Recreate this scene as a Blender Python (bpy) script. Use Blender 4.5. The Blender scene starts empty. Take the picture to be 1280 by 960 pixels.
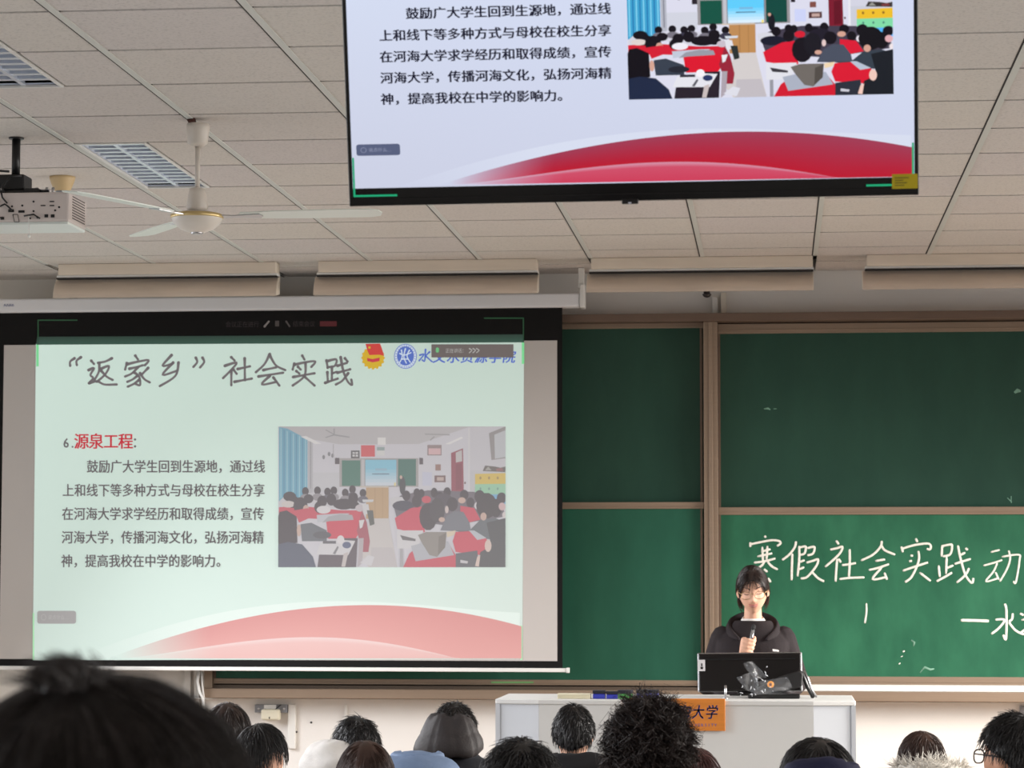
import bpy, bmesh, math, random
import numpy as np
from mathutils import Matrix, Vector, Euler
C = bpy.context.scene.collection
sc = bpy.context.scene
PI = math.pi
# ------------------------------------------------------------------ camera, world, light, exposure
F = 3240.0; CX, CY = 640, 480; ZC = 1.70
def nrm(v): v = np.array(v, float); return v/np.linalg.norm(v)
eY = nrm((330, 245, F)); eX = np.array((31970., -220., -F)); eX = nrm(eX-eY*(eX@eY)); eZ = np.cross(eX, eY)
def ray(px, py): v = np.array((px-CX, py-CY, F)); return np.array((v@eX, v@eY, v@eZ))
CAM = np.array((0, 0, ZC))
def PY(px, py, Y): r = ray(px, py); return r*(Y/r[1])+CAM            # measured point on the plane y = Y
def PZ(px, py, z): r = ray(px, py); return r*((z-ZC)/r[2])+CAM       # measured point on the plane z
def PP(px, py, p0, n):
    r = ray(px, py); p0 = np.array(p0, float); n = np.array(n, float)
    return CAM+r*(((p0-CAM)@n)/(r@n))
def w3(v): return Vector((v@eX, v@eY, v@eZ))
cd = bpy.data.cameras.new('camera'); cam = bpy.data.objects.new('camera', cd); C.objects.link(cam)
cd.sensor_width = 36; cd.lens = 36*F/1280; cd.clip_end = 60
R3 = Matrix((w3(np.array((1., 0, 0))), w3(np.array((0, -1., 0))), w3(np.array((0, 0, -1.))))).transposed()
cam.matrix_world = Matrix.Translation((0, 0, ZC)) @ R3.to_4x4()
cd.dof.use_dof = True; cd.dof.focus_distance = 9.5; cd.dof.aperture_fstop = 10.5
sc.camera = cam
sc.view_settings.view_transform = 'Standard'; sc.view_settings.look = 'None'
sc.view_settings.gamma = 1; sc.view_settings.use_curve_mapping = False
sc.view_settings.exposure = 0.0
w = bpy.data.worlds.new('daylight'); sc.world = w; w.use_nodes = True
w.node_tree.nodes['Background'].inputs[0].default_value = (0.75, 0.86, 1, 1)
w.node_tree.nodes['Background'].inputs[1].default_value = 1.0
XL, XR, YB, YF, ZT = -4.9, 4.1, -1.2, 14.56, 3.43
def area(name, loc, rot, sx, sy, power, col, spread=125):
    l = bpy.data.lights.new(name, 'AREA'); l.shape = 'RECTANGLE'; l.size = sx; l.size_y = sy; l.energy = power; l.color = col; l.spread = math.radians(spread)
    o = bpy.data.objects.new(name, l); C.objects.link(o); o.location = loc; o.rotation_euler = rot
# daylight entering at the windows of the two side walls (window openings are built below)
WIN = [(1.6, 3.8), (5.0, 7.2), (8.4, 10.6), (11.6, 13.6)]
WZ0, WZ1 = 1.15, 2.95
PR = [58, 60, 80, 240]; PL = [40, 42, 62, 100]
TL_ = [25, 25, 32, 35]; SP = [130, 130, 112, 108]
for (a, b), p, q, tl_, sp in zip(WIN, PR, PL, TL_, SP):
    TLT = math.radians(tl_)
    area('window_daylight', (XR-.42, (a+b)/2, (WZ0+WZ1)/2), (0, PI/2-TLT, 0), WZ1-WZ0-.1, b-a-.1, p, (1, .955, .905), sp)
    area('window_daylight', (XL+.42, (a+b)/2, (WZ0+WZ1)/2), (0, -PI/2+TLT, 0), WZ1-WZ0-.1, b-a-.1, q, (.95, .96, 1), sp)
# ------------------------------------------------------------------ helpers
def lin(c): c = c/255.; return c/12.92 if c <= .04045 else ((c+.055)/1.055)**2.4
def L3(c): return (lin(c[0]), lin(c[1]), lin(c[2]))
MATS = {}
def mat(name, rgb, rough=.6, metal=0., spec=.5, noise=0., nscale=30, bump=0., bscale=200, stretch=None, coat=0., trans=0., alpha=1.):
    if name in MATS: return MATS[name]
    m = bpy.data.materials.new(name); m.use_nodes = True; nt = m.node_tree; p = nt.nodes['Principled BSDF']
    c = (*L3(rgb), 1)
    p.inputs['Base Color'].default_value = c; p.inputs['Roughness'].default_value = rough; p.inputs['Metallic'].default_value = metal
    p.inputs['Specular IOR Level'].default_value = spec; p.inputs['Coat Weight'].default_value = coat
    p.inputs['Transmission Weight'].default_value = trans; p.inputs['Alpha'].default_value = alpha
    tc = nt.nodes.new('ShaderNodeTexCoord'); mp = nt.nodes.new('ShaderNodeMapping'); nt.links.new(tc.outputs['Object'], mp.inputs[0])
    if stretch: mp.inputs['Scale'].default_value = stretch
    if noise:
        n = nt.nodes.new('ShaderNodeTexNoise'); n.inputs['Scale'].default_value = nscale; n.inputs['Detail'].default_value = 5
        nt.links.new(mp.outputs[0], n.inputs['Vector'])
        r = nt.nodes.new('ShaderNodeValToRGB'); nt.links.new(n.outputs['Fac'], r.inputs[0])
        r.color_ramp.elements[0].position = .25; r.color_ramp.elements[1].position = .75
        r.color_ramp.elements[0].color = tuple(min(1, x*(1-noise)) for x in c[:3])+(1,)
        r.color_ramp.elements[1].color = tuple(min(1, x*(1+noise)) for x in c[:3])+(1,)
        nt.links.new(r.outputs[0], p.inputs['Base Color'])
    if bump:
        n2 = nt.nodes.new('ShaderNodeTexNoise'); n2.inputs['Scale'].default_value = bscale; n2.inputs['Detail'].default_value = 4
        nt.links.new(mp.outputs[0], n2.inputs['Vector'])
        bn = nt.nodes.new('ShaderNodeBump'); bn.inputs['Strength'].default_value = bump; bn.inputs['Distance'].default_value = .01
        nt.links.new(n2.outputs['Fac'], bn.inputs['Height']); nt.links.new(bn.outputs[0], p.inputs['Normal'])
    MATS[name] = m; return m
def mat_col(name, emis, base, rough=.5, spec=.3):       # picture content held in a colour attribute: base*Col reflected + emis*Col given off
    m = bpy.data.materials.new(name); m.use_nodes = True; nt = m.node_tree; p = nt.nodes['Principled BSDF']
    a = nt.nodes.new('ShaderNodeAttribute'); a.attribute_name = 'Col'
    v = nt.nodes.new('ShaderNodeVectorMath'); v.operation = 'SCALE'; v.inputs['Scale'].default_value = base
    nt.links.new(a.outputs['Color'], v.inputs[0]); nt.links.new(v.outputs[0], p.inputs['Base Color'])
    nt.links.new(a.outputs['Color'], p.inputs['Emission Color']); p.inputs['Emission Strength'].default_value = emis
    p.inputs['Roughness'].default_value = rough; p.inputs['Specular IOR Level'].default_value = spec
    MATS[name] = m; return m
MW = {}
def empty(name, loc, rz=0., rx=0.):
    o = bpy.data.objects.new(name, None); C.objects.link(o); o.empty_display_size = .1
    o.location = loc; o.rotation_euler = (rx, 0, rz)
    MW[o] = Matrix.Translation(loc) @ Euler((rx, 0, rz)).to_matrix().to_4x4(); return o
def tag(o, label, cat, group=None, kind=None):
    if label: o['label'] = label
    if cat: o['category'] = cat
    if group: o['group'] = group
    if kind: o['kind'] = kind
    return o
class MB:
    def __init__(s): s.v = []; s.f = []; s.mi = []; s.sm = []; s.col = []
    def add(s, vs, fs, m=0, smooth=False, col=None):
        k = len(s.v); s.v += [tuple(map(float, p)) for p in vs]
        for f in fs:
            s.f.append([i+k for i in f]); s.mi.append(m); s.sm.append(smooth); s.col.append(col)
    def box(s, lo, hi, m=0, M=None):
        x0, y0, z0 = lo; x1, y1, z1 = hi
        vs = [(x0, y0, z0), (x1, y0, z0), (x1, y1, z0), (x0, y1, z0), (x0, y0, z1), (x1, y0, z1), (x1, y1, z1), (x0, y1, z1)]
        if M: vs = [M @ Vector(p) for p in vs]
        s.add(vs, [(0, 3, 2, 1), (4, 5, 6, 7), (0, 1, 5, 4), (1, 2, 6, 5), (2, 3, 7, 6), (3, 0, 4, 7)], m); return s
    def prism(s, pts, d, m=0):            # polygon (3D points, planar) pushed along vector d
        n = len(pts); a = [Vector(p) for p in pts]; b = [p+Vector(d) for p in a]
        s.add(a+b, [tuple(range(n-1, -1, -1)), tuple(range(n, 2*n))]+[(i, (i+1) % n, n+(i+1) % n, n+i) for i in range(n)], m); return s
    def tube(s, path, r, n=8, m=0, flat=1., up=None, caps=True, smooth=True):
        P = [Vector(p) for p in path]; k = len(P)
        rr = r if isinstance(r, (list, tuple)) else [r]*k
        T = [(P[min(i+1, k-1)]-P[max(i-1, 0)]).normalized() for i in range(k)]
        u = Vector(up) if up else (Vector((0, 0, 1)) if abs(T[0].z) < .9 else Vector((1, 0, 0)))
        vs = []
        for i in range(k):
            a = T[i].cross(u)
            if a.length < 1e-6: a = T[i].orthogonal()
            a.normalize(); b = a.cross(T[i]); b.normalize()
            if not up: u = b
            for j in range(n):
                t = 2*PI*j/n; vs.append(P[i]+a*(math.cos(t)*rr[i])+b*(math.sin(t)*rr[i]*flat))
        fs = [(i*n+j, i*n+(j+1) % n, (i+1)*n+(j+1) % n, (i+1)*n+j) for i in range(k-1) for j in range(n)]
        if caps: fs += [tuple(range(n-1, -1, -1)), tuple(range((k-1)*n, k*n))]
        s.add(vs, fs, m, smooth); return s
    def lathe(s, prof, c, n=24, m=0, M=None, smooth=True):
        vs = []; k = len(prof)
        for (r, z) in prof:
            for j in range(n):
                t = 2*PI*j/n; p = Vector((r*math.cos(t), r*math.sin(t), z))
                if M: p = M @ p
                vs.append(p+Vector(c))
        fs = [(i*n+j, i*n+(j+1) % n, (i+1)*n+(j+1) % n, (i+1)*n+j) for i in range(k-1) for j in range(n)]
        fs += [tuple(range(n-1, -1, -1)), tuple(range((k-1)*n, k*n))]
        s.add(vs, fs, m, smooth); return s
    def rings(s, rings, m=0, smooth=True, caps=True, closed=True):
        n = len(rings[0]); k = len(rings); vs = [p for r in rings for p in r]; e = n if closed else n-1
        fs = [(i*n+j, i*n+(j+1) % n, (i+1)*n+(j+1) % n, (i+1)*n+j) for i in range(k-1) for j in range(e)]
        if caps and closed: fs += [tuple(range(n-1, -1, -1)), tuple(range((k-1)*n, k*n))]
        s.add(vs, fs, m, smooth); return s
    def ell(s, c, r, n=16, k=10, m=0, M=None):
        c = Vector(c); rg = []
        for i in range(1, k):
            t = PI*i/k-PI/2; row = []
            for j in range(n):
                a = 2*PI*j/n; p = Vector((r[0]*math.cos(t)*math.cos(a), r[1]*math.cos(t)*math.sin(a), r[2]*math.sin(t)))
                row.append(c+(M @ p if M else p))
            rg.append(row)
        return s.rings(rg, m)
    def build(s, name, mats, parent=None, bevel=0., seg=2, sub=0, local=False, autoloc=True, voxel=0., smooth_it=0):
        me = bpy.data.meshes.new(name)
        mats = mats if isinstance(mats, (list, tuple)) else [mats]
        root = parent
        while root is not None and root.parent is not None: root = root.parent
        loc = Vector((0, 0, 0)); V = np.array(s.v, float)
        if root is not None and not local:
            Mi = np.array(MW[root].inverted()); V = V @ Mi[:3, :3].T+Mi[:3, 3]
        elif root is None and autoloc:
            lo = V.min(0); hi = V.max(0); loc = Vector(((lo[0]+hi[0])/2, (lo[1]+hi[1])/2, lo[2])); V = V-np.array(loc)
        me.from_pydata([tuple(p) for p in V], [], s.f)
        for m in mats: me.materials.append(m)
        me.polygons.foreach_set('material_index', s.mi); me.polygons.foreach_set('use_smooth', s.sm)
        if any(c is not None for c in s.col):
            at = me.color_attributes.new('Col', 'FLOAT_COLOR', 'CORNER'); i = 0
            for f, c in zip(s.f, s.col):
                for j in range(len(f)):
                    cc = c[j] if isinstance(c[0], (tuple, list)) else c
                    at.data[i].color = (*L3(cc), 1); i += 1
        me.update()
        o = bpy.data.objects.new(name, me); C.objects.link(o); o.location = loc
        if parent is not None: o.parent = parent
        if voxel:
            r = o.modifiers.new('fuse', 'REMESH'); r.mode = 'VOXEL'; r.voxel_size = voxel; r.use_smooth_shade = True
            if smooth_it:
                q = o.modifiers.new('soften', 'SMOOTH'); q.iterations = smooth_it; q.factor = .5
            dg = bpy.context.evaluated_depsgraph_get(); me2 = bpy.data.meshes.new_from_object(o.evaluated_get(dg), depsgraph=dg)
            o.modifiers.clear(); o.data = me2; me2.name = name
            if not me2.materials:
                for m in mats: me2.materials.append(m)
        if bevel:
            b = o.modifiers.new('bevel', 'BEVEL'); b.width = bevel; b.segments = seg; b.limit_method = 'ANGLE'; b.angle_limit = math.radians(40)
        if sub:
            q = o.modifiers.new('subdivision', 'SUBSURF'); q.levels = sub; q.render_levels = sub
        return o
def limb(b, pts, rad, n=12, flat=1., up=None):     # closed round-ended limb through joints
    P = [Vector(p) for p in pts]; out = []; rr = []
    d0 = (P[0]-P[1]).normalized(); d1 = (P[-1]-P[-2]).normalized()
    out += [P[0]+d0*rad[0]*.8, P[0]+d0*rad[0]*.5]; rr += [rad[0]*.5, rad[0]*.86]
    for i in range(len(P)):
        out.append(P[i]); rr.append(rad[i])
        if i < len(P)-1:
            out.append((P[i]+P[i+1])/2); rr.append((rad[i]+rad[i+1])/2)
    out += [P[-1]+d1*rad[-1]*.5, P[-1]+d1*rad[-1]*.8]; rr += [rad[-1]*.86, rad[-1]*.5]
    b.tube(out, rr, n, flat=flat, up=up)
def oval(z, rx, ry, cx=0, cy=0, n=28, pw=2.4, tilt=0.):
    r = []
    for j in range(n):
        t = 2*PI*j/n; c, s_ = math.cos(t), math.sin(t)
        x = rx*math.copysign(abs(c)**(2/pw), c); y = ry*math.copysign(abs(s_)**(2/pw), s_)
        r.append(Vector((cx+x, cy+y, z+tilt*y)))
    return r
# ------------------------------------------------------------------ glyphs from Blender's own built-in font
GL = {}
def glyph(ch, bold=0.):
    if (ch, bold) in GL: return GL[(ch, bold)]
    c = bpy.data.curves.new('glyph', 'FONT'); c.body = ch; c.resolution_u = 2; c.offset = bold; c.fill_mode = 'FRONT'
    o = bpy.data.objects.new('glyph', c); C.objects.link(o)
    dg = bpy.context.evaluated_depsgraph_get(); me = bpy.data.meshes.new_from_object(o.evaluated_get(dg), depsgraph=dg)
    vs = [(v.co.x, v.co.y) for v in me.vertices]; fs = [tuple(p.vertices) for p in me.polygons]
    bpy.data.objects.remove(o); bpy.data.curves.remove(c); bpy.data.meshes.remove(me)
    GL[(ch, bold)] = (vs, fs); return GL[(ch, bold)]
_gv = glyph('回')[0]; GCX = (min(p[0] for p in _gv)+max(p[0] for p in _gv))/2; GCY = (min(p[1] for p in _gv)+max(p[1] for p in _gv))/2
GSC = .86/(max(p[1] for p in _gv)-min(p[1] for p in _gv))
def put_text(b, s, x0, y0, adv, ex, ey, mapf, col=None, m=0, bold=.012, shear=0., latin=.55):
    x = x0                                            # x0: left edge, y0: centre line (v runs down)
    for ch in s:
        a = adv if ord(ch) > 255 else adv*latin
        if ch != ' ':
            vs, fs = glyph(ch)
            cx = GCX if ord(ch) > 255 else (min(p[0] for p in vs)+max(p[0] for p in vs))/2
            for ox, oy in (((-bold, 0), (bold, 0), (0, bold*.8)) if bold else ((0, 0),)):     # heavier strokes: the same glyph laid down with a slight shift
                P = [mapf(x+a/2+((p[0]+ox-cx)*GSC+shear*(p[1]-GCY))*ex, y0-(p[1]+oy-GCY)*GSC*ey) for p in vs]
                b.add(P, fs, m, col=col)
        x += a
def brush(b, pts, wd, mapf, col=None, m=0, ends=(1., .8), n=5):     # a brush stroke as a flat ribbon with round ends
    P = [np.array(p, float) for p in pts]; Q = [P[0]]
    for i in range(len(P)-1):
        p0 = P[max(i-1, 0)]; p1 = P[i]; p2 = P[i+1]; p3 = P[min(i+2, len(P)-1)]
        sharp = False
        for k in range(1, n+1):
            t = k/n
            Q.append(.5*((2*p1)+(-p0+p2)*t+(2*p0-5*p1+4*p2-p3)*t*t+(-p0+3*p1-3*p2+p3)*t**3) if len(P) > 2 else p1+(p2-p1)*t)
    K = len(Q); Lf = []; Rt = []
    for i, q in enumerate(Q):
        d = Q[min(i+1, K-1)]-Q[max(i-1, 0)]; d = d/(np.linalg.norm(d)+1e-9); nn = np.array((-d[1], d[0]))
        t = i/(K-1); h = wd*.5*(ends[0]*(1-t)+ends[1]*t)*(1-.22*math.sin(PI*t))
        Lf.append(q+nn*h); Rt.append(q-nn*h)
    V = [mapf(*p) for p in Lf+Rt]
    b.add(V, [(i, i+1, K+i+1, K+i) for i in range(K-1)], m, col=col)
    for q, h, sg in ((Q[0], wd*.5*ends[0], 0), (Q[-1], wd*.5*ends[1], 1)):
        ring = [mapf(q[0]+h*math.cos(2*PI*j/10), q[1]+h*math.sin(2*PI*j/10)) for j in range(10)]
        b.add(ring, [tuple(range(10))], m, col=col)
# ------------------------------------------------------------------ materials
m_wall = mat('white_wall_paint', (226, 222, 216), .75, noise=.03, nscale=1.5, bump=.05, bscale=60)
m_floor = mat('terrazzo_floor', (150, 146, 140), .5, noise=.15, nscale=60)
m_wood_base = mat('platform_boards', (120, 95, 75), .6, noise=.15, nscale=8, stretch=(1, 12, 1))
m_tbar = mat('ceiling_bar', (205, 206, 200), .5)
m_dark = mat('dark_gap', (38, 34, 32), .9)
m_white = mat('white_plastic', (225, 224, 220), .4, noise=.02, nscale=4)
m_trunk = mat('cable_trunking', (222, 220, 214), .45, noise=.03, nscale=3)
m_taupe = mat('anodised_taupe_rail', (144, 125, 107), .45, metal=.25, noise=.05, nscale=3, stretch=(1, 1, 30))
m_taupe_d = mat('dark_taupe_beam', (112, 93, 80), .5, metal=.2, noise=.06, nscale=4)
m_black = mat('black_plastic', (18, 18, 19), .35)
m_blackm = mat('matte_black_cloth', (26, 24, 25), .9, spec=.2)
m_steel = mat('brushed_steel', (190, 190, 192), .3, metal=1.)
m_gold = mat('gold_band', (206, 182, 128), .35, metal=.6)
m_cream = mat('cream_enamel', (226, 216, 200), .4, noise=.03, nscale=5)
m_grey = mat('grey_plastic', (128, 130, 134), .5)
m_chalk = mat('chalk', (236, 232, 222), .95, spec=.1, noise=.12, nscale=90)
# ceiling tile: speckled mineral board, each tile its own faint tint
def ceiling_material():
    m = bpy.data.materials.new('mineral_fibre_tile'); m.use_nodes = True; nt = m.node_tree; p = nt.nodes['Principled BSDF']
    g = nt.nodes.new('ShaderNodeNewGeometry'); tc = nt.nodes.new('ShaderNodeTexCoord')
    r = nt.nodes.new('ShaderNodeValToRGB'); nt.links.new(g.outputs['Random Per Island'], r.inputs[0])
    r.color_ramp.elements[0].color = (*L3((210, 203, 200)), 1); r.color_ramp.elements[1].color = (*L3((214, 208, 200)), 1)
    n = nt.nodes.new('ShaderNodeTexNoise'); n.inputs['Scale'].default_value = 90; n.inputs['Detail'].default_value = 8
    nt.links.new(tc.outputs['Object'], n.inputs['Vector'])
    r2 = nt.nodes.new('ShaderNodeValToRGB'); nt.links.new(n.outputs['Fac'], r2.inputs[0])
    r2.color_ramp.elements[0].position = .3; r2.color_ramp.elements[0].color = (.82, .82, .82, 1)
    r2.color_ramp.elements[1].position = .5; r2.color_ramp.elements[1].color = (1, 1, 1, 1)
    mx = nt.nodes.new('ShaderNodeMix'); mx.data_type = 'RGBA'; mx.blend_type = 'MULTIPLY'; mx.inputs['Factor'].default_value = 1
    nt.links.new(r.outputs[0], mx.inputs[6]); nt.links.new(r2.outputs[0], mx.inputs[7]); nt.links.new(mx.outputs[2], p.inputs['Base Color'])
    p.inputs['Roughness'].default_value = .8; p.inputs['Specular IOR Level'].default_value = .25
    return m
m_tile = ceiling_material()
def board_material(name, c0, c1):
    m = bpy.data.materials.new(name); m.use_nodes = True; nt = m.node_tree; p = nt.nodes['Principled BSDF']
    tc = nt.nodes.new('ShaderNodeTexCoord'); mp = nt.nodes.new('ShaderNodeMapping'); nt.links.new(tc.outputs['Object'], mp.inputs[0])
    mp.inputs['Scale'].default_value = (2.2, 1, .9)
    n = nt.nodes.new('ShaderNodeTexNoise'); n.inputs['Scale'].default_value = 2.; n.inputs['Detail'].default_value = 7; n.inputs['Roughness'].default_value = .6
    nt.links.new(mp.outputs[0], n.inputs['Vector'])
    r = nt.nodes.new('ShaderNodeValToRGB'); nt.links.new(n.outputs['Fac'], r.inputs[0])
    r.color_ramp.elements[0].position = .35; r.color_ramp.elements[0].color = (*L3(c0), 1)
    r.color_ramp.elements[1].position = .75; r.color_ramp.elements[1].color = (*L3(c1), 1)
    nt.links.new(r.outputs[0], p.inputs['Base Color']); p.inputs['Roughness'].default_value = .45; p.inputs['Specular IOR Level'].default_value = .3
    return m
m_board = board_material('deep_green_board', (33, 66, 54), (41, 76, 62)); m_board2 = board_material('mid_green_board', (34, 84, 66), (42, 96, 76)); m_board3 = board_material('light_green_board', (36, 92, 68), (53, 116, 86))  # three tones of green: darkest on the upper panels, lightest at lower right
# ------------------------------------------------------------------ the room
def struct(o): o['kind'] = 'structure'; return o
b = MB(); b.box((XL, YB, -.1), (XR, YF, 0))
b.box((XL, YB, 0), (XR, 3.4, .4)); b.box((XL, 3.4, 0), (XR, 7.75, .1)); struct(b.build('floor', m_floor))
b = MB(); b.box((-3.6, 11.75, 0), (3.0, YF, .2)); struct(b.build('trim_1', m_wood_base, bevel=.01))
b = MB(); b.box((XL-.2, YF, -.1), (XR+.2, YF+.2, ZT+.3)); struct(b.build('wall_front', m_wall))
b = MB(); b.box((XL-.2, YB-.2, -.1), (XR+.2, YB, ZT+.3)); struct(b.build('wall_back', m_wall))
for nm, x0, x1 in (('wall_left', XL-.2, XL), ('wall_right', XR, XR+.2)):
    b = MB(); b.box((x0, YB, -.1), (x1, YF, WZ0)); b.box((x0, YB, WZ1), (x1, YF, ZT+.3)); y = YB
    for (a, c) in WIN: b.box((x0, y, WZ0), (x1, a, WZ1)); y = c
    b.box((x0, y, WZ0), (x1, YF, WZ1)); struct(b.build(nm, m_wall))
m_glass = mat('window_glass', (240, 245, 245), .02, trans=1.)
k = 0
for x0 in (XL-.12, XR+.06):
    for (a, c) in WIN:
        k += 1; b = MB()
        for (lo, hi) in (((a, WZ0), (c, WZ0+.06)), ((a, WZ1-.06), (c, WZ1)), ((a, WZ0), (a+.06, WZ1)), ((c-.06, WZ0), (c, WZ1)), (((a+c)/2-.03, WZ0), ((a+c)/2+.03, WZ1))):
            b.box((x0, lo[0], lo[1]), (x0+.06, hi[0], hi[1]))
        struct(b.build('window_%d' % k, m_white))
# ceiling: tiles in a T-bar grid
GX0, GP = -.38, .6; GY0, GPY = 7.63, .589
TRX = (-2.765, -2.495)
TR = []      # troffers (x0,x1,y0,y1)
b = MB(); gx = [GX0+GP*i for i in range(-8, 9)]; gy = [GY0+GPY*i for i in range(-15, 12)]
ycut = [GY0+GPY*i for i in (0, 4, 8)]
TR = [(gx[4]+.015, gx[4]+.30, gy[15+4]+.0, gy[15+6]-.0), (gx[4]+.015, gx[4]+.30, gy[15+0], gy[15+2])]
def in_troffer(cx, cy): return any(t[0]-.02 < cx < t[1]+.3 and t[2] < cy < t[3] for t in TR)
for i in range(-1, len(gx)):
    x0 = XL if i < 0 else gx[i]+.011; x1 = gx[i+1]-.011 if i+1 < len(gx) else XR
    if x1 <= x0+.02 or x0 > XR: continue
    x1 = min(x1, XR); x0 = max(x0, XL)
    for j in range(-1, len(gy)):
        y0 = YB if j < 0 else gy[j]+.011; y1 = gy[j+1]-.011 if j+1 < len(gy) else YF
        y0 = max(y0, YB); y1 = min(y1, YF)
        if y1 <= y0+.02: continue
        xx = x0
        if in_troffer(x0+.1, (y0+y1)/2): xx = gx[4]+.31
        if x1-xx > .03: b.box((xx, y0, ZT), (x1, y1, ZT+.015), 0)
b.box((XL, YB, ZT+.2), (XR, YF, ZT+.25), 1)
for j in range(len(gy)):            # cross seams, dark reveal
    if YB < gy[j] < YF:
        for (xa, xb) in ((XL, gx[4]), (gx[4]+.31, XR)) if any(abs(gy[j]-(t[2]+t[3])/2) < .4 for t in TR) else ((XL, XR),):
            b.box((xa, gy[j]-.012, ZT+.012), (xb, gy[j]+.012, ZT+.024), 1)
for x in gx:
    if XL < x < XR:
        b.box((x-.012, YB, ZT-.003), (x+.012, 13.84 if x < 4 else YF, ZT+.012), 2)
        b.box((x-.0185, YB, ZT-.0015), (x-.012, YF, ZT+.012), 1); b.box((x+.012, YB, ZT+.001), (x+.0145, YF, ZT+.012), 1)
struct(b.build('ceiling', [m_tile, m_dark, m_tbar]))
# ------------------------------------------------------------------ recessed louvre lights
m_alu = mat('bright_louvre', (226, 233, 244), .28, metal=.45); m_reflector = mat('light_housing', (226, 232, 244), .35, metal=.2)
m_tubeg = mat('unlit_tube', (236, 240, 244), .3)
TL = ['recessed louvred ceiling light left of the ceiling fan rod', 'recessed louvred ceiling light cut off by the left edge of the photo']
for (x0, x1, y0, y1), lb in zip(TR, TL):
    r = empty('ceiling_light', ((x0+x1)/2, (y0+y1)/2, ZT)); tag(r, lb, 'ceiling light', 'louvred ceiling lights')
    b = MB(); H = .09
    b.box((x0+.012, y0+.012, ZT+H), (x1-.012, y1-.012, ZT+H+.004)); b.box((x0+.008, y0+.01, ZT+.004), (x0+.012, y1-.01, ZT+H)); b.box((x1-.012, y0+.01, ZT+.004), (x1-.008, y1-.01, ZT+H))
    b.box((x0+.01, y0+.008, ZT+.004), (x1-.01, y0+.012, ZT+H)); b.box((x0+.01, y1-.012, ZT+.004), (x1-.01, y1-.008, ZT+H)); b.build('housing', m_reflector, r)
    b = MB(); wv = .012
    b.box((x0, y0, ZT-.004), (x0+wv, y1, ZT+.006)); b.box((x1-wv, y0, ZT-.004), (x1, y1, ZT+.006)); b.box((x0+wv, y0, ZT-.004), (x1-wv, y0+wv, ZT+.006)); b.box((x0+wv, y1-wv, ZT-.004), (x1-wv, y1, ZT+.006))
    b.build('frame', m_white, r)
    xm = (x0+x1)/2; n = 13
    b = MB(); 
    for i in range(1, n):
        y = y0+(y1-y0)*i/n
        for (a, c) in ((x0+wv, xm-.006), (xm+.006, x1-wv)):
            q = [Vector((a, y-.016, ZT+.008)), Vector((a, y, ZT+.055)), Vector((a, y+.016, ZT+.008))]
            b.prism(q, (c-a, 0, 0))
    b.prism([Vector((xm-.008, y0+wv, ZT+.004)), Vector((xm, y0+wv, ZT+.05)), Vector((xm+.008, y0+wv, ZT+.004))], (0, y1-y0-2*wv, 0))
    b.build('louvre', m_alu, r)
    for xt in ((x0+xm)/2, (x1+xm)/2):
        b = MB(); b.tube([(xt, y0+.03, ZT+.072), (xt, y1-.03, ZT+.072)], .012, 10); b.build('tube', m_tubeg, r)
# ------------------------------------------------------------------ board lamps along the front of the ceiling
m_lamp = mat('lamp_enamel', (216, 204, 188), .5, noise=.06, nscale=3, stretch=(1, 6, 6)); m_lampr = mat('stained_reflector', (204, 188, 172), .45, noise=.12, nscale=2.5, stretch=(1, 8, 8))
LX = [(68, 345, 'leftmost'), (393, 671, 'second'), (734, 1016, 'third'), (1079, 1362, 'rightmost')]
LLB = ['long cream board lamp nearest the left end of the projection screen', 'long cream board lamp above the middle of the projection screen',
       'long cream board lamp above the top left chalkboard panel', 'long cream board lamp reaching out of the photo at the right']
YL = 13.84
for (xa, xb, nm), lb in zip(LX, LLB):
    X0 = PY(xa, 335, YL)[0]; X1 = PY(xb, 335, YL)[0]
    r = empty('board_lamp', ((X0+X1)/2, YL+.06, ZT-.2)); tag(r, lb, 'lamp', 'board lamps along the ceiling')
    b = MB(); b.box((X0+.02, YL, ZT-.062), (X1, YL+.11, ZT-.001)); b.build('housing', m_lamp, r, bevel=.004)
    b = MB(); b.box((X0+.01, YL+.012, ZT-.076), (X1+.005, YL+.10, ZT-.062)); b.build('rim', m_white, r, bevel=.003)
    b = MB(); b.box((X0+.01, YL+.006, ZT-.083), (X1+.003, YL+.09, ZT-.0765)); b.build('shadow_gap', m_dark, r)
    prof = []
    for t in np.linspace(0, 1, 9):               # curved reflector leaning back to the front edge
        prof.append((YL+.05-.058*math.sin(t*PI/2), ZT-.082-.106*t))
    b = MB(); rg = []
    for (y, z) in prof: rg.append((y, z))
    for (y, z) in reversed(prof): rg.append((y+.006, z-.001))
    pts = [Vector((X0, y, z)) for (y, z) in rg]; b.prism(pts, (X1-X0, 0, 0)); b.build('reflector', m_lampr, r)
    for xe in (X0-.004, X1):
        b = MB(); q = [Vector((xe, prof[0][0], prof[0][1]))]+[Vector((xe, y, z)) for (y, z) in prof[1:]]+[Vector((xe, YL+.09, ZT-.17)), Vector((xe, YL+.1, ZT-.076))]
        b.prism(q, (.004, 0, 0)); b.build('end_plate', m_lamp, r)
    b = MB(); yt = YL+.066; b.tube([(X0+.03, yt, ZT-.115), (X1-.03, yt, ZT-.115)], .013, 10); b.build('tube', m_tubeg, r)
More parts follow.
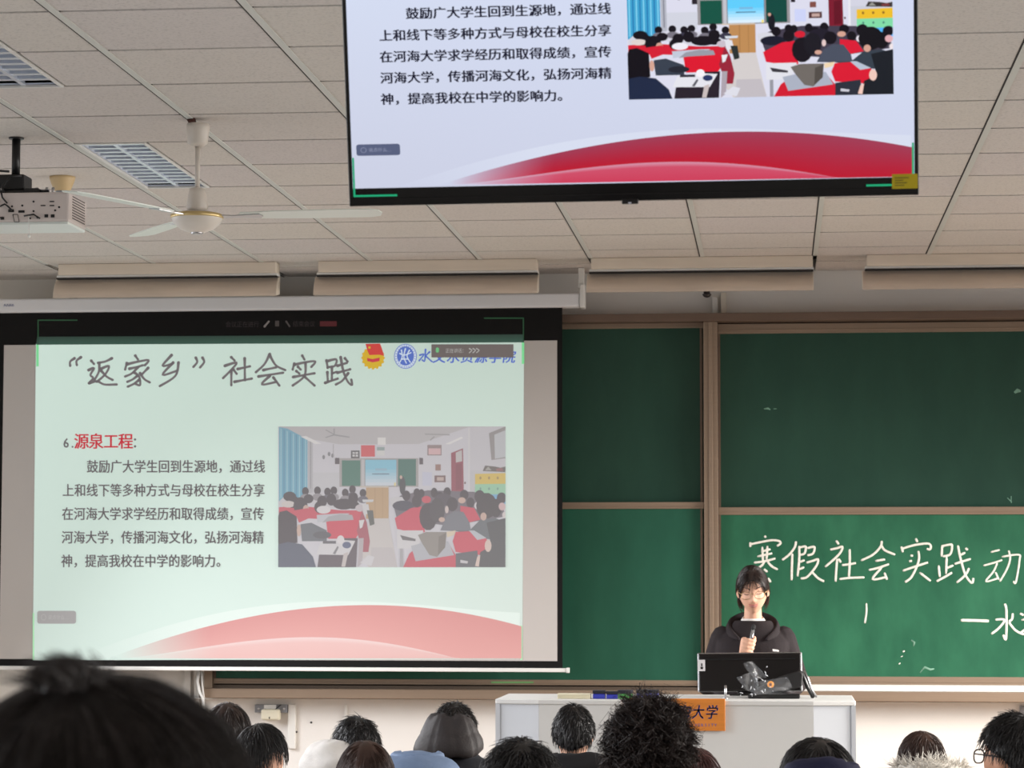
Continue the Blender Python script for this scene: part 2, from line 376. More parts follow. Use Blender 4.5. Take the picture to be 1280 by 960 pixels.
# ------------------------------------------------------------------ ceiling fan
m_fan = mat('fan_enamel', (214, 206, 196), .35, noise=.03, nscale=6); m_blade = mat('fan_blade', (222, 228, 220), .35)
YFN = 9.5; fx = PY(247, 200, YFN)[0]
def zat(py, Y, px=247): return PY(px, py, Y)[2]
fan = empty('ceiling_fan', (fx, YFN, zat(290, YFN))); tag(fan, 'cream three blade ceiling fan with a gold banded motor on a rod', 'ceiling fan')
b = MB(); b.lathe([(.002, zat(180, YFN)-.001), (.018, zat(184, YFN)), (.038, zat(179, YFN)), (.044, zat(160, YFN)), (.042, zat(155, YFN)), (.004, zat(154, YFN))], (fx, YFN, 0)); b.build('canopy', m_fan, fan)
b = MB(); b.tube([(fx-.02, YFN-.03, ZT-.002), (fx-.012, YFN-.01, ZT-.03), (fx+.004, YFN, zat(158, YFN))], [.016, .014, .016], 8); b.build('hook', mat('rusty_iron', (80, 45, 36), .8), fan)
b = MB(); b.tube([(fx, YFN, zat(182, YFN)), (fx, YFN, zat(240, YFN))], .0095, 12); b.build('rod', m_fan, fan)
b = MB(); b.lathe([(.006, zat(234, YFN)), (.029, zat(236, YFN)), (.034, zat(242, YFN)), (.042, zat(260, YFN)), (.036, zat(263, YFN)), (.02, zat(266, YFN))][::-1], (fx, YFN, 0)); b.build('lower_canopy', m_fan, fan)
zc_ = zat(272, YFN)
b = MB(); b.lathe([(.02, zc_-.058), (.03, zc_-.056), (.062, zc_-.044), (.088, zc_-.022), (.096, zc_-.006), (.098, zc_+.006), (.07, zc_+.018), (.02, zc_+.026)], (fx, YFN, 0), 36); b.build('motor', m_fan, fan)
b = MB(); b.lathe([(.0975, zc_-.004), (.1, zc_), (.1, zc_+.008), (.092, zc_+.013)], (fx, YFN, 0), 36); b.build('gold_band', m_gold, fan)
b = MB(); b.lathe([(.004, zc_-.064), (.02, zc_-.063), (.024, zc_-.058), (.02, zc_-.054)], (fx, YFN, 0), 20); b.build('cap', m_steel, fan)
for a in (2, 122, 242):
    A = Matrix.Translation((fx, YFN, zc_+.004)) @ Matrix.Rotation(math.radians(a), 4, 'Z') @ Matrix.Rotation(math.radians(-.6), 4, 'Y') @ Matrix.Rotation(math.radians(-7), 4, 'X')
    b = MB(); q = [(.17, -.038), (.3, -.05), (.5, -.056), (.66, -.052), (.69, -.035), (.70, 0), (.69, .04), (.65, .056), (.45, .056), (.3, .05), (.17, .036), (.155, 0)]
    b.prism([A @ Vector((x, y, 0)) for x, y in q], A.to_3x3() @ Vector((0, 0, .004))); bl = b.build('blade', m_blade, fan)
    b = MB(); q = [(.085, -.022), (.14, -.014), (.24, -.026), (.25, 0), (.24, .026), (.14, .014), (.085, .022)]
    b.prism([A @ Vector((x, y, -.004)) for x, y in q], A.to_3x3() @ Vector((0, 0, .004))); b.build('blade_arm', m_steel, bl)
# ------------------------------------------------------------------ projector and its mount
m_pj = mat('projector_case', (214, 204, 200), .45, noise=.02, nscale=8)
YP = 9.70; px0 = -3.12; px1 = PY(86, 260, YP)[0]; zt_ = PY(60, 240, YP)[2]; zb = PY(60, 277, YP)[2]; YP2 = 9.96
pj = empty('projector', ((px0+px1)/2, YP+.13, zb)); tag(pj, 'white ceiling projector seen from behind with its row of sockets', 'projector')
b = MB(); b.box((px0, YP, zb), (px1, YP2, zt_)); b.build('case', m_pj, pj, bevel=.008)
b = MB()
for i in range(9):
    z = zb+.018+i*.0105; b.box((px1-.002, YP+.05, z), (px1+.0012, YP2-.03, z+.004))
b.build('side_vent', mat('vent_shadow', (96, 90, 88), .7), pj)
b = MB(); b.box((px0+.004, YP+.004, zb-.010), (px1-.004, YP2-.004, zb+.001)); b.build('underside', mat('projector_base', (222, 230, 226), .4), pj, bevel=.003)
def port(x, y, wv, hv, nm, mt, rnd=False):
    p = PY(x, y, YP); b = MB()
    if rnd: b.lathe([(wv/2, -.004), (wv/2, .002), (wv*.3, .003)], (p[0], YP, p[2]), 12, M=Matrix.Rotation(PI/2, 3, 'X'))
    else: b.box((p[0]-wv/2, YP-.003, p[2]-hv/2), (p[0]+wv/2, YP+.002, p[2]+hv/2))
    return b.build(nm, mt, pj)
for (x, y, a, c) in ((66, 270, .014, .012), (58, 270, .014, .012), (27, 264.5, .024, .009), (14, 263.5, .022, .011), (3, 273, .014, .01), (54, 257, .018, .004), (65, 257, .018, .004), (65, 252, .018, .004), (38, 273, .006, .006)):
    port(x, y, a, c, 'socket', m_black)
for (x, y) in ((28, 257), (42, 252), (42, 264), (69, 263), (74, 259), (47, 272), (15, 258)): port(x, y, .008, .008, 'jack', m_black, True)
def pline(b, pts, Y, r, n=6): b.tube([PY(x, y, Y) for x, y in pts], r, n)
b = MB()
for (s_, e_) in (((16, 268), (18, 277.5)), ((22, 268), (24, 277.5)), ((16, 268), (22, 268)), ((18, 277.5), (24, 277.5))): pline(b, [s_, e_], YP-.002, .0012)
b.build('power_inlet', m_black, pj)
for pts in (((0, 258), (6, 255), (10, 258), (15, 263)), ((1, 238), (3, 247), (9, 254)), ((0, 272), (4, 272)), ((30, 270), (42, 268), (50, 273))):
    b = MB(); pline(b, pts, YP-.012, .0035); b.build('cable', m_black, pj)
b = MB(); pline(b, [(36, 270), (36.5, 295)], YP-.02, .002); p = PY(36.5, 295, YP-.02); b.ell(p, (.006, .006, .008)); b.build('white_streak', m_white, pj)  # thin white streak with a drop at its lower end
xm = PY(20, 200, 9.83)[0]
mt = empty('projector_mount', (xm, 9.83, zt_)); tag(mt, 'black pole and bracket holding the projector to the ceiling', 'mount')
b = MB(); b.tube([(xm, 9.83, ZT), (xm, 9.83, zt_+.07)], .0165, 16); b.lathe([(.03, ZT-.006), (.03, ZT-.0005)], (xm, 9.83, 0), 16); b.build('pole', m_black, mt)
b = MB(); b.box((xm-.075, 9.78, zt_+.022), (xm+.05, 9.89, zt_+.085)); b.build('joint_box', mat('black_bracket', (26, 26, 27), .5), mt, bevel=.008)
b = MB(); b.box((xm-.16, 9.77, zt_+.008), (xm+.15, 9.785, zt_+.02)); b.box((xm-.16, 9.87, zt_+.008), (xm+.13, 9.885, zt_+.02)); b.box((xm+.06, 9.75, zt_+.004), (xm+.115, 9.80, zt_+.024)); b.build('arm', m_black, mt, bevel=.002)
for dx in (-.14, -.04, .1, .14, .165): b = MB(); b.tube([(xm+dx, 9.78, zt_+.001), (xm+dx, 9.78, zt_+.03)], .006, 8); b.build('screw', m_steel, mt)
b = MB(); b.tube([(xm+.045, 9.76, zt_+.075), (xm, 9.75, zt_+.07), (xm-.03, 9.75, zt_+.03), (xm-.02, 9.74, zt_+.006)], .005, 6); b.tube([(xm-.02, 9.81, zt_+.10), (xm-.15, 9.79, zt_+.11)], .005, 6); b.build('cable', m_black, mt)
p = PZ(78, 221, ZT)
sd = empty('smoke_detector', (p[0], p[1], ZT-.065)); tag(sd, 'small yellowed smoke detector on the ceiling behind the projector', 'smoke detector')
b = MB(); b.lathe([(.03, -.062), (.036, -.058), (.048, -.03), (.054, -.012), (.056, -.0005)], (p[0], p[1], ZT), 24); b.build('body', mat('yellowed_plastic', (204, 178, 134), .5), sd)
b = MB(); b.lathe([(.012, -.068), (.026, -.066), (.028, -.06)], (p[0], p[1], ZT), 16); b.build('sensor', m_grey, sd)
# ------------------------------------------------------------------ slide content shared by projection screen and television
m_proj = mat_col('projected_picture', .62, .47, .7, .2)
m_tv = mat_col('television_picture', 1.0, .0, .25, .3)
QTL, QTR, QBR, QBL = (45, 430), (655, 427), (653, 823.5), (41, 825.5)
def inv_quad(x, y):                           # picture measured on the projected slide -> slide fractions u, v
    u, v = .5, .5
    for _ in range(8):
        def fwd(u, v): return np.array([(1-u)*(1-v)*QTL[i]+u*(1-v)*QTR[i]+u*v*QBR[i]+(1-u)*v*QBL[i] for i in (0, 1)])
        f0 = fwd(u, v); J = np.array([(fwd(u+1e-4, v)-f0)/1e-4, (fwd(u, v+1e-4)-f0)/1e-4]).T
        d = np.linalg.solve(J, np.array((x, y))-f0); u += d[0]; v += d[1]
    return u, v
def mixc(a, b, t): return tuple(a[i]+(b[i]-a[i])*t for i in range(3))
def dens(poly, n=4):
    out = []
    for i in range(len(poly)):
        p, q = poly[i], poly[(i+1) % len(poly)]
        for k in range(n): out.append((p[0]+(q[0]-p[0])*k/n, p[1]+(q[1]-p[1])*k/n))
    return out
def build_slide(parent, mapf, mt, pal):
    def lay(k): return lambda x, y: mapf(*inv_quad(x, y), k)
    def px(poly, k): f = lay(k); return [f(*p) for p in poly]
    # background sheet with its soft wash
    b = MB(); N = 12
    for i in range(N):
        for j in range(N):
            u0, u1, v0, v1 = i/N, (i+1)/N, j/N, (j+1)/N
            b.add([mapf(u0, v0, 1), mapf(u0, v1, 1), mapf(u1, v1, 1), mapf(u1, v0, 1)], [(0, 1, 2, 3)], col=[pal['bg'](u0, v0), pal['bg'](u0, v1), pal['bg'](u1, v1), pal['bg'](u1, v0)])
    b.build('slide_background', mt, parent)
    # ribbon at the foot: pale swash, red band, pink swash
    def curve(p, xs):
        P = np.array(p, float); co = np.polyfit(P[:, 0], P[:, 1], 4 if len(P) > 5 else 3); return [float(np.polyval(co, x)) for x in xs]
    b = MB()
    xs = np.linspace(95, 650, 30); top = curve([(95, 822), (180, 792), (260, 768), (310, 760), (420, 752), (540, 757), (650, 766)], xs)
    for i in range(29):
        t0, t1 = min(1, i/8), min(1, (i+1)/8)
        f = lay(2); b.add([f(xs[i], min(top[i], 823)), f(xs[i], 823), f(xs[i+1], 823), f(xs[i+1], min(top[i+1], 823))], [(0, 1, 2, 3)], col=[mixc(pal['bg'](.2, .9), pal['swash'], t0), mixc(pal['bg'](.2, 1), pal['swash'], t0), mixc(pal['bg'](.2, 1), pal['swash'], t1), mixc(pal['bg'](.2, .9), pal['swash'], t1)])
    xs = np.linspace(138, 652, 50); top = curve([(138, 822), (200, 801), (290, 775), (380, 761), (480, 757), (560, 763), (652, 783)], xs)
    low = curve([(138, 824), (200, 818), (290, 803), (390, 797), (470, 802), (560, 820), (652, 845)], xs)
    f = lay(3)
    for i in range(49):
        def cc(i, s): return mixc(pal['bg'](.3, .95), mixc(pal['red_hi'], pal['red'], s), min(1, max(0, (xs[i]-150)/110)))
        for s in range(4):
            def yy(i, s): return min(823, top[i]+(min(low[i], 823)-top[i])*s/4)
            b.add([f(xs[i], yy(i, s)), f(xs[i], yy(i, s+1)), f(xs[i+1], yy(i+1, s+1)), f(xs[i+1], yy(i+1, s))], [(0, 1, 2, 3)], col=[cc(i, s/4), cc(i, (s+1)/4), cc(i+1, (s+1)/4), cc(i+1, s/4)])
    for i in range(49):
        a0, a1 = min(low[i], 823), min(low[i+1], 823)
        if a0 > 822.5 and a1 > 822.5: continue
        def cd_(i, s): return mixc(pal['bg'](.3, .98), mixc(pal['pink_hi'], pal['pink'], s), min(1, max(0, (xs[i]-160)/110)))
        m0, m1 = a0+(823-a0)*.25, a1+(823-a1)*.25
        b.add([f(xs[i], a0), f(xs[i], m0), f(xs[i+1], m1), f(xs[i+1], a1)], [(0, 1, 2, 3)], col=[cd_(i, 0), cd_(i, .8), cd_(i+1, .8), cd_(i+1, 0)])
        b.add([f(xs[i], m0), f(xs[i], 823), f(xs[i+1], 823), f(xs[i+1], m1)], [(0, 1, 2, 3)], col=[cd_(i, .8), cd_(i, 1), cd_(i+1, 1), cd_(i+1, .8)])
    b.build('slide_ribbon', mt, parent)
    # title in brush script
    A = lambda x, y: lay(4)(60+x/3, 420+y/3)
    B = lambda x, y: lay(4)(340+x/3, 420+y/3)
    T1 = [((100, 84), (84, 96), (84, 112)), ((124, 80), (108, 93), (109, 109)), ((240, 84), (215, 96), (188, 101)), ((193, 101), (191, 135), (174, 166)), ((197, 124), (229, 113), (216, 143), (184, 172)), ((200, 130), (220, 152), (243, 165)),
          ((163, 93), (173, 105)), ((153, 128), (173, 121), (160, 146), (170, 158), (155, 176)), ((155, 177), (185, 170), (212, 182), (258, 182)),
          ((328, 74), (338, 88)), ((296, 102), (290, 126)), ((298, 106), (340, 96), (378, 91), (364, 110)), ((306, 123), (332, 117), (356, 110)), ((338, 117), (316, 140), (290, 152)), ((322, 136), (342, 152), (346, 184), (329, 180)), ((335, 150), (318, 163), (298, 172)), ((342, 165), (322, 180), (300, 190)), ((376, 120), (352, 145)), ((346, 140), (362, 162), (382, 174)),
          ((464, 72), (430, 112), (468, 104)), ((470, 100), (430, 146), (486, 130)), ((490, 100), (478, 150), (420, 188)),
          ((555, 82), (560, 98), (546, 116)), ((580, 82), (586, 98), (571, 118)),
          ((688, 80), (700, 92)), ((664, 112), (708, 100), (685, 130), (657, 158)), ((688, 130), (688, 185)), ((696, 126), (708, 142)), ((712, 124), (758, 114)), ((738, 84), (739, 166)), ((700, 172), (765, 160)),
          ((832, 68), (812, 106), (780, 136)), ((832, 72), (855, 110), (890, 128)), ((808, 128), (856, 118)), ((790, 152), (882, 138)), ((832, 150), (802, 182), (858, 172)), ((846, 156), (868, 186))]
    T2 = [((114, 74), (122, 88)), ((84, 104), (78, 126)), ((84, 108), (130, 98), (163, 96), (148, 116)), ((98, 116), (108, 126)), ((92, 132), (103, 141)), ((80, 154), (160, 140)), ((126, 100), (122, 150), (78, 186)), ((122, 152), (140, 168), (160, 186)),
          ((205, 92), (209, 120)), ((206, 95), (241, 88), (236, 112), (210, 117)), ((225, 116), (225, 166)), ((226, 140), (243, 135)), ((208, 136), (210, 172)), ((200, 176), (247, 160)), ((246, 112), (281, 101)), ((246, 138), (294, 125)), ((258, 80), (268, 132), (284, 170), (300, 184), (298, 164)), ((286, 140), (264, 168), (240, 182)), ((274, 84), (284, 96))]
    b = MB()
    for s in T1: brush(b, s, 11.5, A, pal['title'])
    for s in T2: brush(b, s, 11.5, B, pal['title'])
    b.build('slide_title', mt, parent)
    # heading and paragraph
    du, dv = 14.9, 17.2
    b = MB(); f5 = lay(5)
    put_text(b, '6.', 79, 553.5, 14.4, 15, 17, f5, pal['ink'], bold=.02); put_text(b, '：', 166, 553, 14, 16, 18, f5, pal['ink'], bold=.02)
    put_text(b, '源泉工程', 93, 552, 18.4, 19.5, 21, f5, pal['redtext'], bold=.022)
    b.build('slide_heading', mt, parent)
    b = MB()
    for s, x, y in (('鼓励广大学生回到生源地，通过线', 108.4, 583.5), ('上和线下等多种方式与母校在校生分享', 78.2, 613.2), ('在河海大学求学经历和取得成绩，宣传', 77.5, 642.6), ('河海大学，传播河海文化，弘扬河海精', 77, 672), ('神，提高我校在中学的影响力。', 76.5, 701.5)):
        put_text(b, s, x, y, du, 15.1, 17.4, f5, pal['ink'], bold=pal['bold'])
    b.build('slide_paragraph', mt, parent)
    # emblems and department name
    b = MB(); f4 = lay(4); f6 = lay(6); f7 = lay(7)
    def disc(x, y, rx, ry, c, f, n=28): b.add([f(x+rx*math.cos(2*PI*j/n), y+ry*math.sin(2*PI*j/n)) for j in range(n)], [tuple(range(n))], col=c)
    disc(466.5, 447, 13.5, 13.5, pal['yellow'], f4)
    for j in range(16): disc(466.5+13.2*math.cos(j*PI/8), 447.5+13.2*math.sin(j*PI/8), 1.6, 1.6, pal['yellow'], f4, 8)
    b.add([f6(*p) for p in ((457, 430), (475, 429.5), (477, 434), (480.5, 445), (474, 443.5), (462, 444), (460, 440))], [tuple(range(7))], col=pal['flag'])
    b.add([f7(*p) for p in ((459, 447.5), (466, 449), (475, 447), (474.5, 451.5), (466, 453), (459.5, 451.5))], [tuple(range(6))], col=pal['redtext'])
    disc(462, 434.5, 1.6, 1.6, pal['yellow'], f7, 8)
    b.build('slide_flag_emblem', mt, parent)
    b = MB(); disc(507, 445.5, 14.2, 15.6, pal['blue'], f4); disc(507, 445.5, 13.4, 14.8, pal['pale'], f6); disc(507, 445, 10.6, 12, pal['blue'], f7)
    f8 = lay(8)
    for s in (((502, 438), (503, 446), (500, 453)), ((507, 436), (505, 446), (508, 454)), ((512, 438), (509, 445), (513, 453)), ((500, 442), (506, 444), (514, 441)), ((503, 449), (510, 449))): brush(b, s, 1.8, f8, pal['pale'])
    for j in range(26):
        a = 2*PI*j/26; brush(b, ((507+11.6*math.cos(a), 445.5+12.9*math.sin(a)), (507+12.5*math.cos(a), 445.5+13.9*math.sin(a))), .9, f8, pal['blue'])
    b.build('slide_school_emblem', mt, parent)
    b = MB()
    for s in (((532, 437), (531, 451), (528, 450)), ((525, 444), (530, 443), (524, 451)), ((537, 440), (532, 445)), ((532, 445), (540, 452))): brush(b, s, 2.4, f4, pal['blue'])
    put_text(b, '文水资源学院', 541, 446, 17.4, 17, 18, f4, pal['blue'], bold=.02, shear=.15)
    b.build('slide_department_name', mt, parent)
    # photograph on the slide
    b = MB(); 
    def LP(p): return (345+p[0]/5.187, 530+p[1]/5.187)
    def RP(p): return (485+p[0]/5.187, 530+p[1]/5.187)
    kk = [4.]
    def poly(pts, c, S=LP):
        kk[0] += .02; f = lay(kk[0]); b.add([f(min(max(x, 348), 632), min(max(y, 533), 709)) for x, y in map(S, pts)], [tuple(range(len(pts)))], col=pal['pic'](c))
    def rect(x0, y0, x1, y1, c, S=LP): poly([(x0, y0), (x1, y0), (x1, y1), (x0, y1)], c, S)
    def oval2(x, y, rx, ry, c, S=LP, n=14): poly([(x+rx*math.cos(2*PI*j/n), y+ry*math.sin(2*PI*j/n)) for j in range(n)], c, S)
    def mix2(pa, pb):                       # polygon running across both crops: convert right crop to left crop units
        return pa+[(x+140*5.187, y) for x, y in pb]
    DX = 140*5.187
    def RR(pts): return [(x+DX, y) for x, y in pts]
    rect(15, 16, DX+765, 930, (214, 214, 226))
    poly([(15, 16), (DX+765, 16), (DX+520, 22), (DX+200, 130), (410, 132), (150, 85)], (186, 184, 188))
    poly(RR([(520, 20), (765, 16), (765, 470), (520, 470)]), (206, 206, 216)); rect(240, 315, 410, 440, (204, 206, 214))
    poly(RR([(525, 300), (765, 300), (765, 460), (525, 460)]), (198, 200, 208))
    poly([(20, 20), (75, 30), (205, 100), (205, 470), (20, 500)], (66, 160, 200))
    for i in range(9): poly([(30+i*20, 28+i*8), (37+i*20, 32+i*8), (36+i*20, 480), (29+i*20, 480)], (40, 120, 170) if i % 2 else (130, 205, 228))
    rect(208, 110, 240, 450, (176, 178, 186)); rect(222, 110, 228, 420, (120, 122, 130))
    poly([(160, 82), (195, 78), (295, 128), (255, 130)], (250, 250, 250)); rect(660, 88, 712, 135, (250, 250, 246)); poly(RR([(370, 130), (478, 82), (488, 92), (400, 132)]), (250, 250, 250))
    for s in ([(320, 40), (378, 72), (380, 66), (326, 36)], [(378, 66), (478, 82), (478, 90), (378, 76)], [(320, 86), (376, 66), (380, 74), (322, 92)], [(374, 30), (382, 30), (382, 72), (374, 72)]): poly(s, (130, 130, 136))
    poly(RR([(240, 62), (400, 66), (400, 74), (240, 70)]), (140, 138, 142)); poly(RR([(270, 105), (300, 78), (304, 84), (278, 108)]), (130, 128, 132))
    for x, y in ((310, 215), (345, 195), (368, 205)): oval2(x, y, 9, 14, (90, 92, 100))
    rect(370, 130, 375, 215, (150, 150, 156))
    rect(487, 172, 543, 222, (40, 40, 44)); rect(497, 182, 533, 212, (220, 222, 226)); rect(512, 182, 517, 212, (40, 40, 44)); rect(497, 194, 533, 199, (40, 40, 44))
    rect(552, 138, 642, 212, (226, 40, 48)); rect(655, 150, 705, 205, (120, 150, 150)); rect(655, 172, 705, 205, (225, 228, 226))
    rect(383, 220, 412, 260, (44, 36, 44)); rect(412, 222, DX+198, 408, (150, 146, 146)); rect(428, 236, 548, 402, (22, 84, 66)); rect(555, 230, 578, 404, (190, 190, 194)); rect(575, 228, DX+60, 406, (120, 120, 124))
    for i in range(8): rect(580, 232+i*21, DX+55, 253+i*21, mixc((96, 200, 240), (214, 232, 250), max(0, (i-2)/5)))
    rect(625, 321, 735, 327, (50, 76, 110)); rect(645, 288, 720, 303, (120, 180, 215)); poly(RR([(40, 380), (52, 380), (52, 402), (40, 402)]), (240, 220, 120))
    poly(RR([(66, 228), (182, 228), (182, 400), (66, 400)]), (18, 74, 62)); poly(RR([(204, 218), (228, 222), (228, 262), (204, 262)]), (44, 36, 44))
    poly(RR([(256, 136), (348, 136), (348, 204), (256, 204)]), (120, 96, 96)); poly(RR([(264, 158), (342, 158), (342, 198), (264, 198)]), (232, 170, 176))
    poly(RR([(308, 262), (343, 262), (343, 302), (308, 302)]), (130, 80, 70)); poly(RR([(302, 334), (374, 334), (374, 378), (302, 378)]), (84, 52, 52)); poly(RR([(318, 345), (362, 345), (362, 368), (318, 368)]), (190, 160, 150))
    poly(RR([(224, 310), (286, 314), (286, 400), (224, 400)]), (200, 206, 236))
    poly(RR([(410, 188), (487, 158), (492, 440), (412, 470)]), (124, 30, 46)); poly(RR([(440, 186), (480, 168), (481, 242), (441, 250)]), (190, 186, 186)); poly(RR([(440, 262), (478, 256), (480, 420), (440, 430)]), (100, 22, 36))
    oval2(DX+500, 382, 6, 8, (90, 60, 60))
    poly(RR([(655, 60), (765, 16), (765, 222), (672, 234)]), (120, 116, 116)); poly(RR([(690, 70), (765, 40), (765, 214), (694, 226)]), (190, 198, 206)); poly(RR([(520, 24), (532, 24), (532, 460), (520, 460)]), (226, 226, 230))
    poly(RR([(565, 324), (765, 318), (765, 390), (565, 390)]), (232, 186, 44)); poly(RR([(565, 390), (765, 388), (765, 458), (565, 458)]), (128, 214, 160)); poly(RR([(640, 456), (765, 456), (765, 520), (640, 520)]), (86, 176, 238))
    for i in range(3): oval2(DX+600+i*56, 350, 7, 10, (150, 110, 40)); oval2(DX+600+i*56, 420, 6, 9, (80, 140, 120))
    poly(RR([(615, 305), (630, 270), (690, 275), (730, 284), (765, 276), (765, 312)]), (60, 54, 50)); poly(RR([(630, 300), (650, 276), (672, 300)]), (150, 150, 140)); poly(RR([(700, 290), (740, 284), (750, 304), (705, 306)]), (120, 60, 60))
    rect(585, 408, DX+5, 615, (186, 138, 84)); rect(640, 412, 646, 615, (168, 122, 72)); rect(690, 412, 694, 615, (168, 122, 72)); rect(545, 402, DX+4, 412, (206, 190, 170))
    poly([(610, 612), (DX+5, 612), (DX+60, 930), (600, 930), (560, 860)], (206, 200, 196)); poly([(620, 800), (DX+30, 800), (DX+60, 930), (610, 930)], (190, 184, 186))
    # left block of pupils
    K = (24, 20, 26); SK = (206, 160, 140); RD = (206, 34, 52); GR = (104, 108, 116); NV = (40, 46, 62)
    for x, y, w_, h_ in ((90, 520, 70, 55), (260, 480, 60, 40), (380, 500, 80, 50), (500, 500, 60, 50)): oval2(x, y, w_, h_, (206, 206, 214))
    for x, y in ((192, 436), (270, 432), (335, 440), (376, 432), (497, 424), (450, 446), (565, 448)): oval2(x, y, 22, 27, K); oval2(x, y+42, 34, 24, (60, 58, 72) if x % 2 else (120, 116, 124))
    poly([(20, 540), (150, 530), (420, 560), (560, 560), (580, 640), (340, 620), (20, 600)], RD)
    oval2(90, 470, 42, 32, K); oval2(110, 505, 46, 40, K); oval2(80, 520, 45, 22, (216, 206, 200)); oval2(212, 485, 32, 30, K); oval2(300, 502, 32, 38, K); oval2(285, 540, 36, 40, K); oval2(360, 490, 32, 40, K); oval2(440, 520, 70, 36, K); oval2(502, 484, 32, 40, K); oval2(500, 525, 42, 26, K)
    oval2(310, 556, 46, 26, (232, 230, 234)); oval2(545, 545, 30, 24, (196, 186, 194)); oval2(160, 530, 46, 56, K); oval2(195, 555, 20, 30, SK); poly([(120, 560), (210, 545), (240, 600), (150, 640)], RD)
    poly([(265, 590), (420, 580), (480, 580), (420, 610), (270, 640)], (190, 196, 208))
    poly([(325, 620), (500, 610), (575, 640), (520, 740), (340, 745)], (214, 26, 46)); poly([(340, 600), (420, 583), (495, 590), (505, 622), (350, 630), (300, 640)], (150, 152, 160)); poly([(160, 650), (230, 640), (330, 690), (330, 760), (170, 760)], (58, 66, 76)); oval2(300, 720, 60, 24, (40, 42, 50))
    poly([(525, 690), (560, 560), (590, 640), (610, 760), (600, 830), (560, 830)], (150, 40, 56)); poly([(540, 625), (575, 620), (560, 670), (545, 680)], (228, 228, 230)); poly([(560, 520), (600, 520), (610, 580), (570, 590)], (220, 220, 224)); poly([(590, 560), (630, 560), (640, 650), (610, 660)], (46, 52, 48)); poly([(560, 490), (635, 490), (630, 505), (565, 508)], (210, 216, 222))
    poly([(270, 930), (280, 850), (420, 740), (530, 740), (520, 930)], (44, 36, 44)); poly([(540, 740), (570, 740), (560, 900), (530, 930)], (170, 160, 166))
    poly([(290, 770), (400, 750), (515, 758), (470, 850), (262, 846)], (222, 222, 226)); rect(305, 758, 390, 776, (52, 52, 60)); oval2(420, 750, 24, 28, (238, 234, 236)); oval2(460, 785, 28, 22, (44, 56, 96)); poly([(370, 840), (400, 790), (408, 800), (385, 845)], (90, 90, 96)); poly([(440, 840), (470, 830), (450, 925), (425, 925)], (196, 184, 180))
    poly([(545, 900), (600, 850), (640, 862), (620, 920)], (216, 216, 222))
    poly([(15, 600), (25, 570), (70, 560), (135, 600), (140, 770), (15, 790)], (20, 16, 22)); poly([(15, 780), (80, 765), (170, 780), (240, 860), (260, 932), (15, 932)], (34, 44, 66)); oval2(150, 690, 14, 40, SK)
    # right block of pupils
    poly(RR([(30, 500), (90, 460), (260, 430), (560, 440), (740, 520), (765, 600), (400, 660), (60, 620)]), (70, 64, 76))
    oval2(DX+95, 400, 20, 60, (26, 28, 34)); oval2(DX+85, 345, 9, 12, SK)
    poly(RR([(15, 480), (60, 470), (130, 480), (110, 520), (20, 530)]), (210, 210, 216)); oval2(DX+120, 465, 26, 34, K); oval2(DX+100, 530, 70, 34, (28, 30, 44)); oval2(DX+188, 445, 22, 28, K); oval2(DX+218, 450, 20, 28, K); oval2(DX+250, 490, 30, 24, RD)
    oval2(DX+300, 445, 22, 32, K); oval2(DX+335, 470, 30, 30, K); oval2(DX+385, 442, 24, 32, K); oval2(DX+360, 490, 60, 40, (36, 32, 42)); oval2(DX+495, 460, 28, 34, K); oval2(DX+480, 495, 24, 20, SK); oval2(DX+535, 510, 26, 34, K); oval2(DX+580, 530, 20, 24, (226, 220, 226))
    poly(RR([(45, 610), (150, 545), (220, 535), (240, 700), (190, 712), (60, 680)]), (212, 30, 52)); poly(RR([(470, 530), (560, 545), (600, 620), (520, 640), (470, 570)]), (212, 30, 52))
    oval2(DX+188, 500, 32, 42, K); oval2(DX+262, 600, 58, 90, (26, 22, 28)); oval2(DX+320, 560, 50, 80, (30, 28, 34)); oval2(DX+350, 620, 20, 16, SK)
    oval2(DX+418, 520, 36, 46, K); oval2(DX+382, 555, 12, 24, (220, 196, 190)); poly(RR([(340, 690), (380, 600), (430, 565), (490, 570), (530, 640), (540, 700)]), (76, 82, 94))
    poly(RR([(430, 690), (530, 690), (600, 620), (700, 610), (765, 640), (765, 760), (600, 740)]), (56, 66, 74)); oval2(DX+595, 470, 34, 42, K); oval2(DX+640, 530, 68, 84, (22, 20, 24)); oval2(DX+700, 545, 40, 60, (22, 20, 24)); oval2(DX+620, 600, 20, 26, SK); oval2(DX+738, 480, 32, 36, K); oval2(DX+740, 535, 22, 26, (220, 170, 172)); oval2(DX+755, 590, 14, 20, (230, 220, 220))
    poly(RR([(60, 690), (230, 690), (220, 740), (190, 808), (60, 808)]), (220, 220, 224)); poly(RR([(80, 720), (180, 745), (180, 760), (95, 752)]), (60, 58, 62)); rect(DX+78, 808, DX+98, 930, (150, 150, 156))
    poly(RR([(100, 932), (140, 840), (200, 790), (390, 770), (440, 850), (440, 932)]), (204, 30, 48)); poly(RR([(150, 790), (230, 770), (390, 760), (430, 850), (180, 890)]), (168, 174, 186)); poly(RR([(195, 720), (250, 700), (380, 700), (370, 800), (320, 862), (270, 850), (220, 770)]), (112, 106, 98)); poly(RR([(330, 730), (380, 705), (372, 800), (325, 850)]), (84, 78, 70))
    poly(RR([(380, 700), (440, 690), (430, 720), (385, 735)]), (232, 208, 168)); poly(RR([(420, 760), (440, 700), (530, 695), (640, 745), (660, 800), (600, 850), (440, 830)]), (212, 30, 50)); poly(RR([(525, 690), (560, 690), (640, 740), (580, 752)]), (180, 190, 202))
    poly(RR([(440, 840), (580, 820), (590, 930), (440, 930)]), (46, 50, 58)); poly(RR([(470, 880), (520, 890), (515, 905), (470, 900)]), (200, 200, 206))
